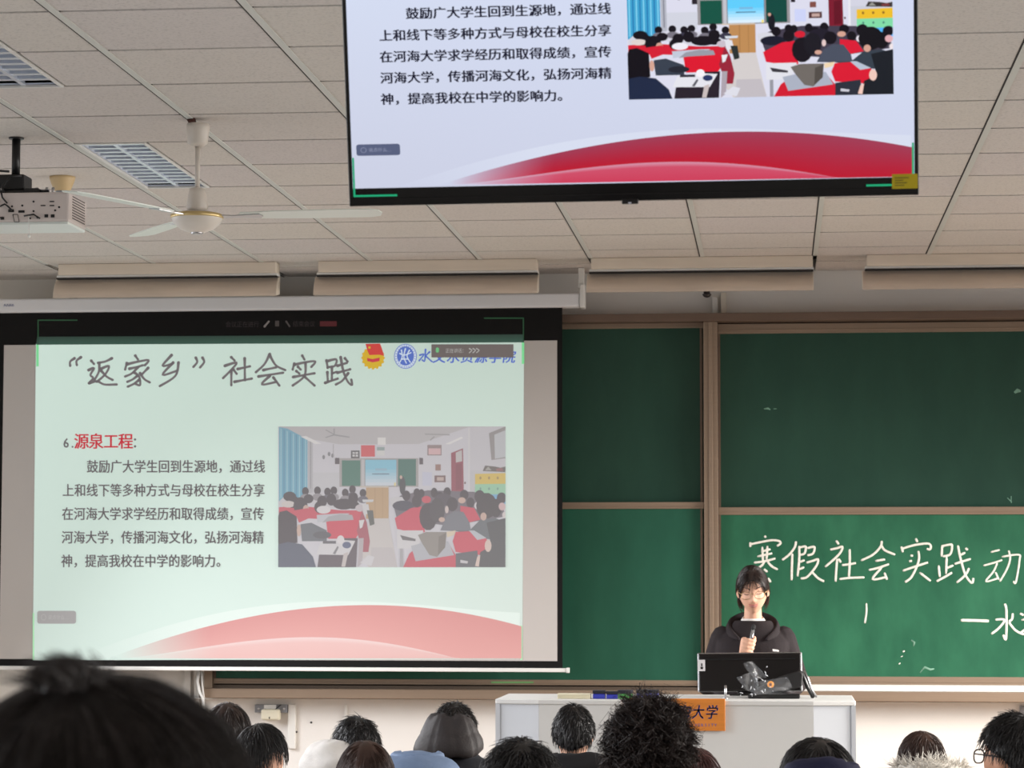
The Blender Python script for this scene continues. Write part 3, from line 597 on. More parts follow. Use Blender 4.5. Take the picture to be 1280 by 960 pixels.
    poly(RR([(640, 640), (765, 610), (765, 932), (580, 932), (600, 830), (670, 790)]), (30, 34, 38)); oval2(DX+650, 790, 22, 40, (232, 196, 180)); poly(RR([(565, 920), (580, 860), (600, 850), (590, 925)]), (232, 196, 180))
    b.build('slide_photo', mt, parent)
    # meeting-bar overlays and green share brackets
    b = MB()
    def rr(x0, y0, x1, y1, rad, c, f):
        P = []
        for (cx, cy, a0) in ((x1-rad, y0+rad, -90), (x1-rad, y1-rad, 0), (x0+rad, y1-rad, 90), (x0+rad, y0+rad, 180)):
            for k in range(5): a = math.radians(a0+k*22.5); P.append((cx+rad*math.cos(a), cy+rad*math.sin(a)))
        b.add([f(*p) for p in P], [tuple(range(len(P)))], col=c)
    f9 = lay(9); f10 = lay(10)
    rr(47, 763.5, 95.5, 779.5, 3, pal['pill'], f9)
    rg = [(55+3*math.cos(2*PI*j/14), 771.5+3.5*math.sin(2*PI*j/14)) for j in range(15)]
    for i in range(14): brush(b, (rg[i], rg[i+1]), .7, f10, pal['pilltext'])
    put_text(b, '说点什么…', 60.5, 771.5, 5.2, 5.2, 6.4, f10, pal['pilltext'], bold=0)
    b.build('chat_pill', mt, parent)
    b = MB(); rr(539.5, 430.5, 642, 447, .8, pal['bar'], f9); put_text(b, '正在讲话：', 557, 438.6, 5.2, 5.4, 6.2, f10, pal['pilltext'], bold=0)
    for x in (587, 591.5, 596): brush(b, ((x, 436), (x+3, 438), (x, 441)), 1.6, f10, pal['pilltext'])
    rr(545, 434.5, 549, 441, 1.9, pal['mic'], f10); b.build('speaking_bar', mt, parent)
# ------------------------------------------------------------------ projection screen
YS = 14.27; NS = .0008
m_scr = mat('screen_cloth', (192, 187, 183), .8, spec=.2); m_scrk = mat('black_masking', (17, 16, 16), .7, spec=.2)
scr = empty('projection_screen', (PY(350, 839, YS)[0], YS, PY(350, 839, YS)[2])); tag(scr, 'pull-down projection screen showing a slide, hung before the left chalkboard', 'projection screen')
def sxz(x, y): p = PY(x, y, YS); return p[0], p[2]
x0, _ = sxz(-6, 600); x1, _ = sxz(703, 600); _, zt1 = sxz(350, 384); _, zb1 = sxz(350, 836)
b = MB(); b.box((x0, YS, zb1), (x1, YS+.003, zt1)); b.build('masking_border', m_scrk, scr)
xa, _ = sxz(2.5, 600); xb, _ = sxz(696.5, 600); _, za = sxz(350, 428.5); _, zbt = sxz(350, 825)
b = MB(); b.box((xa, YS-NS*.9, zbt), (xb, YS-.0001, za)); b.build('screen_cloth', m_scr, scr)
def smap(u, v, k):
    x = (1-u)*(1-v)*QTL[0]+u*(1-v)*QTR[0]+u*v*QBR[0]+(1-u)*v*QBL[0]; y = (1-u)*(1-v)*QTL[1]+u*(1-v)*QTR[1]+u*v*QBR[1]+(1-u)*v*QBL[1]
    return Vector(PY(x, y, YS))*1.0+Vector((0, -NS*(1+k), 0))
def bgp(u, v): return mixc(mixc((216, 238, 228), (204, 224, 214), u), mixc((208, 226, 218), (206, 218, 212), u), v)
def picp(c): return tuple(158+.40*(x-128)+(0, -2, -2)[i] for i, x in enumerate(c))
PALP = dict(bold=.022, bg=bgp, swash=(218, 230, 224), red=(216, 162, 158), red_hi=(208, 150, 148), pink=(220, 180, 176), pink_hi=(226, 204, 202), title=(122, 116, 118), ink=(122, 116, 118), redtext=(206, 72, 84),
            yellow=(220, 184, 62), flag=(214, 78, 74), blue=(96, 122, 204), pale=(214, 226, 240), pic=picp, pill=(168, 166, 166), pilltext=(186, 186, 184), bar=(118, 110, 108), mic=(120, 200, 140))
build_slide(scr, smap, m_proj, PALP)
b = MB(); fq = lambda x, y: Vector(PY(x, y, YS))+Vector((0, -NS*3, 0))
def bar_(x0, y0, x1, y1, c): b.add([fq(x0, y0), fq(x1, y0), fq(x1, y1), fq(x0, y1)], [(0, 3, 2, 1)], col=c)
b.add([fq(*p) for p in ((46.5, 421), (654, 418), (655, 428), (45.5, 431))], [(0, 3, 2, 1)], col=[(52, 70, 62), (62, 92, 80), (62, 92, 80), (52, 70, 62)])
GRN = (44, 78, 54); bar_(47, 399.5, 97, 401, GRN); bar_(47, 401, 48.5, 431, GRN); bar_(605, 397, 655, 398.5, GRN); bar_(653.5, 398, 655, 428, GRN)
G2 = (132, 226, 158); bar_(45.5, 431, 48.5, 458, G2); bar_(652.3, 428, 655.3, 455, G2); bar_(41, 766, 43, 825, (176, 230, 186)); bar_(650.5, 782, 653, 825, (170, 228, 182)); b.build('share_bracket', m_proj, scr)
b = MB(); DT = (52, 46, 46)
put_text(b, '会议正在进行', 282, 405.5, 7, 7.2, 8, fq, DT, bold=0); put_text(b, '结束会议', 366, 405, 7, 7, 8, fq, DT, bold=0)
brush(b, ((331, 408), (336, 402)), 3, fq, (120, 112, 108)); bar_(344, 401, 349, 408, (70, 64, 62)); brush(b, ((358, 402), (362, 408)), 2.5, fq, (80, 74, 72)); bar_(400, 401.5, 421, 408, (78, 36, 38)); b.build('meeting_toolbar', m_proj, scr)
# case, end cap, bracket, weight bar
m_case = mat('screen_case', (222, 222, 224), .45, noise=.02, nscale=4)
xc0, _ = sxz(-40, 380); xc1, _ = sxz(725, 380); _, zc1 = sxz(360, 370.5); _, zc0 = sxz(360, 388)
b = MB(); b.box((xc0, YS-.03, zc0), (xc1, YS+.06, zc1)); b.build('case', m_case, scr, bevel=.012, seg=3)
b = MB(); b.box((xc1, YS-.034, zc0-.004), (xc1+.028, YS+.064, zc1+.05)); b.build('end_cap', m_white, scr, bevel=.006)
b = MB(); b.box((xc1-.01, YS-.0, zc1+.03), (xc1+.022, YS+.04, ZT-.001)); b.build('hanger', m_white, scr, bevel=.003)
b = MB(); p = [sxz(8, 382.5), sxz(18, 382)]
for i in range(4):
    x = p[0][0]+(p[1][0]-p[0][0])*i/3; z = p[0][1]
    b.tube([(x-.005, YS-.0315, z-.006), (x, YS-.0315, z+.008), (x+.006, YS-.0315, z-.004)], .0018, 5)
b.build('case_mark', mat('blue_print', (90, 100, 150), .5), scr)
_, zw1 = sxz(350, 833.8); _, zw0 = sxz(350, 838.6); xw1, _ = sxz(708, 836)
b = MB(); b.box((x0-.03, YS-.014, zw0), (xw1, YS+.014, zw1)); b.build('weight_bar', m_white, scr, bevel=.003)
b = MB(); b.box((xw1, YS-.017, zw0-.004), (xw1+.017, YS+.017, zw1+.003)); b.build('bar_end', m_white, scr, bevel=.003)
# ------------------------------------------------------------------ television hanging from the ceiling
YT = 5.6; tilt = math.radians(13)
pbl = PY(437, 258, YT); ntv = np.array((0, -math.cos(tilt), -math.sin(tilt)))
pbr = PP(1148.5, 243.5, pbl, ntv); ex = nrm(pbr-pbl); ey = nrm(np.cross(-ntv, ex)); ey = ey if ey[2] > 0 else -ey
# keep the bottom edge, square the panel up
WT = np.linalg.norm(pbr-pbl); HT = WT*.575
def tvp(s, t, d=0.): return Vector(pbl+ex*s+ey*t+ntv*d)
tv = empty('television', tuple(tvp(WT/2, 0))); tag(tv, 'large flat black television hung from the ceiling showing the slide', 'television')
Mt = Matrix.Translation(Vector(pbl)) @ Matrix((Vector(ex), Vector(-ntv), Vector(ey))).transposed().to_4x4()
b = MB(); b.box((0, .004, 0), (WT, .035, HT), 0, Mt); b.build('casing', m_black, tv, bevel=.004)
m_bez = mat('gloss_bezel', (14, 14, 16), .15)
bw = .009
b = MB(); b.box((0, -.002, 0), (WT, .006, .016), 0, Mt); b.box((0, -.002, HT-bw), (WT, .006, HT), 0, Mt); b.box((0, -.002, .016), (bw, .006, HT-bw), 0, Mt); b.box((WT-bw, -.002, .016), (WT, .006, HT-bw), 0, Mt); b.build('bezel', m_bez, tv, bevel=.0015)
b = MB(); b.box((bw, .002, .016), (WT-bw, .0045, HT-bw), 0, Mt); b.build('screen', m_bez, tv)
b = MB(); b.box((WT*.484, -.008, -.007), (WT*.513, .01, .004), 0, Mt); b.build('sensor', m_black, tv, bevel=.002)
b = MB(); b.tube([tvp(WT*.4955, -.004, .009), tvp(WT*.5005, -.004, .009)], .0016, 6); b.build('indicator', mat('indicator_light', (210, 216, 230), .3), tv)
b = MB(); b.box((WT*.25, .035, HT*.2), (WT*.75, .075, HT*.75), 0, Mt); b.build('back_cover', m_black, tv, bevel=.01)
b = MB(); pc = tvp(WT/2, HT*.8, -.09); b.tube([pc, (pc.x, pc.y, ZT)], .025, 14); b.box((WT*.42, .06, HT*.45), (WT*.58, .11, HT*.85), 0, Mt); b.build('ceiling_bracket', m_black, tv)
# slide area on the television: measured corner points of the picture inside the panel
def tvst(x, y): q = PP(x, y, pbl, ntv)-pbl; return q@ex, q@ey
sbl = tvst(442, 232); sl = tvst(436, 100)
S0 = bw; S1 = WT-bw; t_sl0 = tvst(790, 228.5)[1]; VH = (S1-S0)*.505
def tmap(u, v, k): return tvp(S0+(S1-S0)*u, t_sl0+VH*(1-v), -.0015+.00035*k)
def bgt(u, v): return mixc(mixc((216, 226, 248), (212, 220, 246), u), mixc((204, 208, 228), (208, 214, 236), u), v)
def pict(c): return tuple(max(0, min(255, 1.06*(x-128)+130+(0, 0, 4)[i])) for i, x in enumerate(c))
PALT = dict(bold=.034, bg=bgt, swash=(216, 222, 240), red=(188, 24, 48), red_hi=(160, 62, 88), pink=(206, 62, 90), pink_hi=(214, 150, 172), title=(26, 26, 44), ink=(28, 28, 48), redtext=(200, 24, 40),
            yellow=(240, 196, 40), flag=(214, 40, 40), blue=(40, 80, 190), pale=(220, 230, 250), pic=pict, pill=(88, 96, 126), pilltext=(150, 156, 180), bar=(60, 60, 66), mic=(80, 220, 120))
build_slide(tv, tmap, m_tv, PALT)
b = MB(); g = (34, 168, 118)
def tbar(s0, t0, s1, t1): b.add([tvp(s0, t0, .0022), tvp(s1, t0, .0022), tvp(s1, t1, .0022), tvp(s0, t1, .0022)], [(0, 1, 2, 3)], col=g)
tb = .0205; tbar(S0+.001, tb, S0+.098, tb+.0042); tbar(S0+.001, tb, S0+.0052, tb+.086); tbar(S1-.103, tb, S1-.001, tb+.0042); tbar(S1-.0052, tb, S1-.001, tb+.092); b.build('share_bracket', m_tv, tv)
b = MB(); q0 = tvst(1115, 236); q1 = tvst(1147, 217)
b.prism([tvp(q0[0], q0[1], .003), tvp(q1[0], q0[1], .003), tvp(q1[0], q1[1], .003), tvp(q0[0], q1[1], .003)], tuple(Vector(ntv)*.0006)); st = b.build('energy_sticker', mat('yellow_sticker', (186, 166, 22), .5), tv)
b = MB()
for i in range(4):
    t = q0[1]+(q1[1]-q0[1])*(.2+.17*i); b.prism([tvp(q0[0]+.006, t, .0037), tvp(q0[0]+.006+(.02, .026, .018, .03)[i], t, .0037), tvp(q0[0]+.006+(.02, .026, .018, .03)[i], t+.0022, .0037), tvp(q0[0]+.006, t+.0022, .0037)], tuple(Vector(ntv)*.0003))
b.build('sticker_print', mat('sticker_ink', (110, 104, 30), .6), st)
# ------------------------------------------------------------------ chalkboards
YFR = 14.44; YU = 14.52; YLW = 14.48
def bx_(x, y, Y=YFR): p = PY(x, y, Y); return p[0], p[2]
fr = empty('sliding_chalkboard', (bx_(890, 876)[0], 14.5, bx_(640, 875)[1])); tag(fr, 'wide green sliding chalkboard in a taupe metal frame with chalk writing', 'chalkboard')
XF0 = bx_(255, 860)[0]; XM0, XM1 = bx_(880, 600)[0], bx_(897.5, 600)[0]; XF1 = XM1+(XM0-XF0)+.02
ztp = bx_(800, 393)[1]; ztb = bx_(800, 403)[1]; zbb = bx_(640, 874)[1]; zbt_ = bx_(640, 862)[1]
b = MB(); b.box((XF0, 14.40, ztb), (XF1, YF-.001, ztp)); b.build('top_beam', m_taupe_d, fr, bevel=.003)
b = MB(); b.box((XF0, 14.40, zbb), (XF1, YF-.001, zbt_)); b.build('bottom_ledge', m_taupe, fr, bevel=.004)
b = MB(); b.box((XM0, YFR, zbt_), (XM1, YF-.001, ztb)); b.box((XM0+.028, YFR-.006, zbt_), (XM0+.05, YFR+.01, ztb)); b.build('middle_post', m_taupe, fr, bevel=.002)
b = MB(); b.box((XF0, YFR, zbt_), (XF0+.045, YF-.001, ztb)); b.build('side_post', m_taupe, fr, bevel=.002)
b = MB(); b.box((XF1-.045, YFR, zbt_), (XF1, YF-.001, ztb)); b.build('side_post', m_taupe, fr, bevel=.002)
zt2 = bx_(800, 407)[1]
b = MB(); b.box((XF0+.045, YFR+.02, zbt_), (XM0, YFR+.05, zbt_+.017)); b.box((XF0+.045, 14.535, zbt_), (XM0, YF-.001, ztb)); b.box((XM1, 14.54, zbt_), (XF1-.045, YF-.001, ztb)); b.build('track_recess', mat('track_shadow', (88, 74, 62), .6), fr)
b = MB(); b.box((XM1, YFR+.005, bx_(1150, 864.5)[1]), (XF1-.045, YFR+.03, bx_(1150, 856.5)[1])); b.build('chalk_tray', m_white, fr, bevel=.002)
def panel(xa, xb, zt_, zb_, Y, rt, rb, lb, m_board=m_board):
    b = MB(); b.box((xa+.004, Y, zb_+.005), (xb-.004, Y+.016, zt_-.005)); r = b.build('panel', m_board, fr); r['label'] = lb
    for z0, z1 in ((zt_-rt, zt_), (zb_, zb_+rb)):
        if z1-z0 > .001: b = MB(); b.box((xa, Y-.012, z0), (xb, Y+.02, z1)); b.box((xa, Y-.015, z0+(z1-z0)*.3), (xb, Y-.011, z0+(z1-z0)*.42)); b.build('rail', m_taupe, r, bevel=.0015)
    for x in (xa, xb-.02): b = MB(); b.box((x, Y-.006, zb_+rb), (x+.012, Y+.018, zt_-rt)); b.build('side_rail', m_taupe_d, r)
    return r
zz = lambda x, y, Y: PY(x, y, Y)[2]
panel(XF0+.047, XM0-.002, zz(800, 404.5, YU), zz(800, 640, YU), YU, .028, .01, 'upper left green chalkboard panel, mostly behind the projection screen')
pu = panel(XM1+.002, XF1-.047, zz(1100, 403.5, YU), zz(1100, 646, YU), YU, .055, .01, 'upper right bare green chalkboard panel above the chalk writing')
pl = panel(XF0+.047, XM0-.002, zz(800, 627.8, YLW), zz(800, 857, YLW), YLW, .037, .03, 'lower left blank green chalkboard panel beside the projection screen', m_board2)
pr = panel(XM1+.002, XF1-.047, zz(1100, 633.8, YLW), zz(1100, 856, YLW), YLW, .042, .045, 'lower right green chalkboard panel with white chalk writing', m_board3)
CA = lambda x, y: PY(920+x/6.737, 660+y/6.737, YLW-.001)
CB = lambda x, y: PY(1100+x/6., 660+y/6., YLW-.001)
CH = [(CA, [((240, 65), (252, 80)), ((120, 120), (120, 160)), ((120, 137), (200, 120), (300, 103), (362, 110), (374, 130), (345, 152)), ((222, 158), (226, 285)), ((265, 150), (256, 275)), ((212, 200), (290, 178)), ((180, 240), (305, 213)), ((150, 292), (240, 280), (332, 256)), ((240, 278), (222, 310), (190, 335)), ((265, 282), (300, 322), (352, 350)), ((235, 345), (264, 370)), ((268, 420), (292, 457))]),
      (CA, [((505, 112), (495, 160), (450, 222), (388, 270)), ((474, 215), (470, 330), (468, 440)), ((532, 150), (532, 260), (518, 408)), ((532, 165), (580, 155), (588, 170), (575, 215), (535, 226)), ((535, 287), (578, 270)), ((524, 350), (574, 330)), ((600, 170), (655, 158), (660, 182), (645, 217), (600, 230)), ((592, 292), (650, 275), (690, 264), (680, 312), (630, 380), (590, 417), (545, 425)), ((640, 370), (690, 422), (742, 450))]),
      (CA, [((843, 105), (866, 138)), ((793, 182), (850, 170), (895, 158), (880, 205), (830, 258), (750, 328)), ((852, 258), (845, 340), (838, 452)), ((862, 258), (884, 290)), ((893, 313), (950, 306), (1010, 295)), ((957, 178), (957, 300), (950, 418)), ((870, 430), (960, 420), (1082, 416))]),
      (CA, [((1228, 108), (1215, 160), (1150, 226), (1052, 274)), ((1228, 150), (1254, 188), (1340, 225)), ((1173, 278), (1255, 264)), ((1118, 354), (1200, 335), (1288, 304)), ((1225, 335), (1150, 430), (1270, 412)), ((1250, 375), (1272, 436))]),
      (CB, [((267, 78), (281, 106)), ((160, 138), (172, 182)), ((162, 157), (250, 130), (350, 116), (380, 132), (374, 160), (350, 155)), ((228, 208), (248, 207)), ((218, 250), (240, 246)), ((170, 321), (260, 290), (360, 258)), ((288, 172), (292, 232), (270, 302), (232, 372), (188, 406)), ((296, 333), (380, 398))]),
      (CB, [((466, 128), (462, 215)), ((466, 136), (520, 125), (540, 132), (526, 197), (470, 213)), ((500, 215), (495, 345)), ((500, 302), (550, 280)), ((440, 280), (448, 367)), ((424, 400), (480, 370), (540, 334)), ((584, 130), (604, 230), (640, 350), (688, 412), (700, 374)), ((596, 206), (640, 184)), ((558, 270), (620, 250), (681, 232)), ((640, 150), (658, 166)), ((668, 300), (640, 352), (575, 410))]),
      (CB, [((830, 181), (898, 164)), ((775, 282), (850, 262), (918, 240)), ((880, 262), (850, 327), (795, 400), (888, 376)), ((865, 330), (892, 388)), ((914, 216), (1040, 200), (1046, 242), (1030, 352), (1015, 414), (1000, 398)), ((965, 168), (976, 230), (950, 312), (898, 402))]),
      (CB, [((605, 692), (710, 694), (816, 698))]),
      (CB, [((935, 568), (948, 622), (945, 830), (924, 800)), ((865, 688), (922, 685), (930, 702), (890, 752), (835, 795)), ((995, 640), (990, 682), (965, 702)), ((965, 705), (1010, 762), (1060, 792), (1085, 796))]),
      (CB, [((1050, 640), (1078, 655)), ((1060, 690), (1180, 670)), ((1140, 672), (1110, 740), (1050, 790)), ((1085, 690), (1130, 750), (1190, 790))])]
def chalk(strokes, mp, wd, name='chalk_character', par=pr):
    b = MB()
    for s in strokes:
        P = [np.array(p, float) for p in s]; Q = []
        for i in range(len(P)-1):
            p0 = P[max(i-1, 0)]; p1 = P[i]; p2 = P[i+1]; p3 = P[min(i+2, len(P)-1)]
            for k in range(5):
                t = k/5; Q.append(.5*((2*p1)+(-p0+p2)*t+(2*p0-5*p1+4*p2-p3)*t*t+(-p0+3*p1-3*p2+p3)*t**3) if len(P) > 2 else p1+(p2-p1)*t)
        Q.append(P[-1]); K = len(Q)
        b.tube([mp(*q) for q in Q], [wd*(.85+.3*abs(math.sin(i*1.7))*.5)*(1 if 0 < i < K-1 else .7) for i in range(K)], 8, flat=.12, up=(0, 1, 0))
    return b.build(name, m_chalk, par)
for i, (mp, st) in enumerate(CH): chalk(st, mp, .0085 if i == 7 else (.0055 if i == 6 else .0066))
I_ = lambda x, y: PY(x, y, YLW-.001)
chalk([((1083, 754), (1083, 766), (1081, 779))], I_, .0052, 'chalk_mark'); chalk([((1129.3, 813.5), (1130, 815)), ((1124, 829), (1125, 830)), ((1127, 820), (1127.5, 821))], I_, .006, 'chalk_mark')
m_faint = mat('faint_chalk_dust', (120, 160, 140), .95, noise=.2, nscale=60)
def smear(s, wd, Y=YLW, par=pr):
    b = MB(); b.tube([PY(x, y, Y-.0008) for x, y in s], [wd*.5]+[wd]*(len(s)-2)+[wd*.4], 8, flat=.06, up=(0, 1, 0)); b.build('chalk_smear', m_faint, par)
smear([(1139, 800), (1143, 803), (1142, 808)], .006); smear([(1152, 838), (1156, 834), (1163, 837), (1168, 836)], .006); smear([(1150, 841), (1154, 836)], .006)
smear([(955, 511), (960, 510.5), (963, 512)], .006, YU, pu); smear([(967, 511), (971, 511)], .005, YU, pu); smear([(1268, 491), (1272, 488), (1276, 489)], .012, YU, pu); smear([(1259, 622), (1265, 628)], .006, YU, pu); smear([(1264, 620), (1264, 629)], .005, YU, pu)
b = MB(); gq = [PY(x, y, YLW-.0165) for x, y in ((614, 852), (667, 852), (667, 854), (614, 854))]; b.add(gq, [(0, 3, 2, 1)], col=(104, 146, 92)); b.build('projected_bracket', m_proj, pl)  # glowing strip painting the projector's spilled green light on the rail
# ------------------------------------------------------------------ wall fittings
def wbox(b, x0, y0, x1, y1, d, Y=YF): p = PY(x0, y0, Y-d); q = PY(x1, y1, Y-d); b.box((min(p[0], q[0]), Y-d, min(p[2], q[2])), (max(p[0], q[0]), Y-.0005, max(p[2], q[2])))
b = MB(); wbox(b, 180, 872, 1420, 880.2, .06); struct(b.build('trim_2', m_trunk, bevel=.003))
b = MB(); wbox(b, 360, 880.5, 369, 936, .02); tag(b.build('cable_trunking', m_trunk, bevel=.003), 'short vertical white cable duct beside the grey socket box', 'cable duct')
b = MB(); wbox(b, 430.5, 880.5, 433.5, 975, .012); tag(b.build('cable_trunking', m_trunk, bevel=.002), 'thin vertical white cable duct behind the spiky haired student', 'cable duct')
so = empty('wall_socket_box', tuple(PY(338, 892, YF-.03))); tag(so, 'grey wall socket box with a cream plug adapter under the chalkboard', 'socket box')
b = MB(); wbox(b, 318.5, 880.5, 359, 891, .03); b.build('box', m_grey, so, bevel=.002)
b = MB(); wbox(b, 326, 886.5, 349, 900.5, .065); b.build('adapter', mat('cream_adapter', (208, 202, 180), .5), so, bevel=.012, seg=3)
b = MB(); wbox(b, 336, 896, 337.5, 898.5, .0655); b.build('adapter_hole', m_black, so)
b = MB(); wbox(b, 330, 881, 345, 886, .033); b.build('label_plate', m_white, so)
b = MB(); b.tube([PY(344, 887, YF-.05), PY(351, 881, YF-.04)], .004, 6); b.build('plug_lead', m_black, so)
for x, y in ((323, 886), (355, 886)): b = MB(); p = PY(x, y, YF-.031); b.lathe([(.007, 0), (.006, .004)], p, 10, M=Matrix.Rotation(PI/2, 3, 'X')); b.build('screw', m_steel, so)
b = MB(); wbox(b, 1275, 882.5, 1292, 896, .03); tag(b.build('wall_socket', m_grey, bevel=.003), 'grey wall socket at the right edge of the photo under the chalkboard', 'socket')
for x, y, lb in ((389, 903, 'small dark screw hole in the white wall by the vertical duct, upper one'), (370.5, 915, 'small dark screw hole in the white wall by the vertical duct, lower one')):
    b = MB(); p = PY(x, y, YF-.002); b.lathe([(.006, -.001), (.004, .002)], p, 10, M=Matrix.Rotation(PI/2, 3, 'X')); tag(b.build('wall_plug', m_dark), lb, 'wall plug')
b = MB(); wbox(b, 890, 371, 897, 393, .035); tag(b.build('conduit', m_trunk, bevel=.004), 'white conduit under the dark dome sensor above the chalkboard', 'conduit')
b = MB(); wbox(b, 901, 366, 908, 393, .03); tag(b.build('conduit', m_cream, bevel=.004), 'cream conduit right of the dome sensor above the chalkboard', 'conduit')
b = MB(); p = PY(883.5, 367.5, 14.3); b.lathe([(.004, -.020), (.016, -.016), (.024, -.006), (.026, 0)], p, 16); b.lathe([(.018, 0), (.018, .06)], p, 12); b.tube([(p[0], p[1], p[2]+.05), (p[0], YF-.001, p[2]+.05)], .01, 8); tag(b.build('dome_sensor', mat('dark_dome', (46, 40, 40), .3)), 'small dark dome sensor below the third board lamp', 'sensor')
b = MB(); wbox(b, 86, 350, 90, 373, .04); wbox(b, 92, 350, 96, 373, .02); tag(b.build('conduit', mat('brown_conduit', (120, 102, 92), .6), bevel=.003), 'brown conduit above the left end of the screen case', 'conduit')
b = MB(); wbox(b, 230, 834, 237, 985, .03); tag(b.build('conduit', m_trunk, bevel=.004), 'white conduit left of the chalkboard, the left one', 'conduit')
b = MB(); wbox(b, 243, 834, 248, 985, .03); tag(b.build('conduit', m_trunk, bevel=.004), 'white conduit next to the chalkboard frame', 'conduit')
b = MB(); b.tube([PY(249, 838, 14.37), PY(247, 852, 14.37), PY(250, 866, 14.37), PY(254, 873, 14.37), PY(256, 990, 14.37)], .008, 8); b.tube([PY(252, 838, 14.37), PY(253, 856, 14.37), PY(255, 872, 14.37)], .005, 8); tag(b.build('hanging_cable', m_white), 'white cable hanging beside the chalkboard frame below the screen', 'cable')
# ------------------------------------------------------------------ lectern desk
m_pod = mat('lectern_laminate', (206, 206, 204), .5, noise=.02, nscale=3); m_podw = mat('lectern_wing', (196, 200, 206), .5)
YD0, YD1, YD2 = 12.05, 12.10, 12.68; zd = PY(850, 875.5, YD0)[2]
xd = [PY(622, 900, YD1)[0], PY(673, 900, YD0)[0], PY(1017, 900, YD0)[0], PY(1067, 900, YD1)[0]]
de = empty('lectern_desk', ((xd[1]+xd[2])/2, 12.4, .2)); tag(de, 'wide pale grey lectern desk with angled side wings', 'lectern')
b = MB(); b.box((xd[1], YD0+.01, .2), (xd[2], YD0+.03, zd-.022)); b.build('front_panel', m_pod, de, bevel=.002)
for (p, q) in (((xd[0], YD1), (xd[1], YD0)), ((xd[3], YD1), (xd[2], YD0))):
    b = MB(); b.prism([Vector((p[0], p[1]+.01, .2)), Vector((q[0], q[1]+.01, .2)), Vector((q[0], q[1]+.03, .2)), Vector((p[0], p[1]+.03, .2))], (0, 0, zd-.222)); b.build('wing_panel', m_podw, de)
    b = MB(); xw = p[0]; b.box((xw-.01, YD1, .2), (xw+.01, YD2, zd-.022)); b.build('side_panel', m_podw, de)
top = [(xd[0]-.01, YD1), (xd[1], YD0), (xd[2], YD0), (xd[3]+.01, YD1), (xd[3]+.01, YD2), (xd[0]-.01, YD2)]
b = MB(); b.prism([Vector((x, y, zd-.022)) for x, y in top], (0, 0, .022)); b.build('desk_top', m_pod, de, bevel=.004)
# wooden name plate
m_pl = mat('orange_wood', (206, 126, 50), .4, noise=.12, nscale=5, stretch=(1, 1, 12)); YN = YD0-.0015
pa = PY(783, 913, YN-.012); pb = PY(906.5, 873.5, YN-.012)
npz = empty('name_plate', ((pa[0]+pb[0])/2, YN, pa[2])); tag(npz, 'orange wooden university name plate with blue characters on the lectern front', 'sign')
b = MB(); b.box((pa[0], YN-.014, pa[2]), (pb[0], YN+.002, pb[2])); b.build('board', m_pl, npz, bevel=.003)
m_ink = mat('blue_lettering', (38, 84, 168), .5); nm_ = lambda x, y: PY(x, y, YN-.0146)
b = MB(); put_text(b, '河海大学', 830.5, 890.5, 17, 16, 19, nm_, None, bold=.018, shear=.16); b.build('characters', m_ink, npz)
b = MB(); put_text(b, 'HOHAI UNIVERSITY', 831, 906.3, 6.6, 5.4, 5.4, nm_, None, bold=0, latin=.62); b.build('small_lettering', m_ink, npz)
# erasers and chalk box on the lectern
m_felt = mat('dark_felt', (34, 34, 44), .95); 
def eraser(xa, xb, yt, yb, rgb, lb, nm, Y=12.16, rz=0, tapered=False):
    p = PY(xa, yb, Y); q = PY(xb, yt, Y); w_ = q[0]-p[0]; h_ = q[2]-p[2]
    r = empty('board_eraser', ((p[0]+q[0])/2, Y+.02, zd)); r.rotation_euler[2] = rz; MW[r] = Matrix.Translation(r.location) @ Euler((0, 0, rz)).to_matrix().to_4x4(); tag(r, lb, 'board eraser', 'board erasers on the lectern')
    b = MB(); b.box((-w_/2, -.025, 0), (w_/2, .025, h_*.6)); b.build('grip', mat(nm, rgb, .45), r, bevel=.004, local=True)
    b = MB(); b.box((-w_/2-.001, -.027, h_*.6), (w_/2+.001, .027, h_)); b.build('felt', m_felt, r, bevel=.003, local=True)
eraser(741, 756.5, 864.5, 875, (48, 58, 168), 'blue board eraser, leftmost in the row on the lectern', 'blue_grip')
eraser(757.5, 772, 865.5, 875, (48, 56, 160), 'blue board eraser between another blue one and the green one', 'blue_grip', rz=.06)
eraser(773, 790, 864, 875, (74, 150, 76), 'green board eraser in the row on the lectern', 'green_grip', rz=-.12)
eraser(795.5, 823, 862, 873, (92, 96, 178), 'long violet board eraser nearest the black computer screen', 'violet_grip', Y=12.2)
p = PY(697, 875, 12.16); q = PY(738, 869, 12.16)
cb = empty('chalk_box', ((p[0]+q[0])/2, 12.18, zd)); tag(cb, 'long flat beige chalk box left of the board erasers', 'chalk box')
b = MB(); b.box((p[0], 12.15, zd), (q[0], 12.21, zd+.018)); b.build('tray', mat('beige_card', (206, 198, 170), .7, noise=.08, nscale=20), cb, bevel=.002)
b = MB(); b.box((p[0]-.001, 12.148, zd+.017), (q[0]+.001, 12.212, zd+.024)); b.build('lid', mat('beige_lid', (214, 208, 184), .7), cb, bevel=.002)
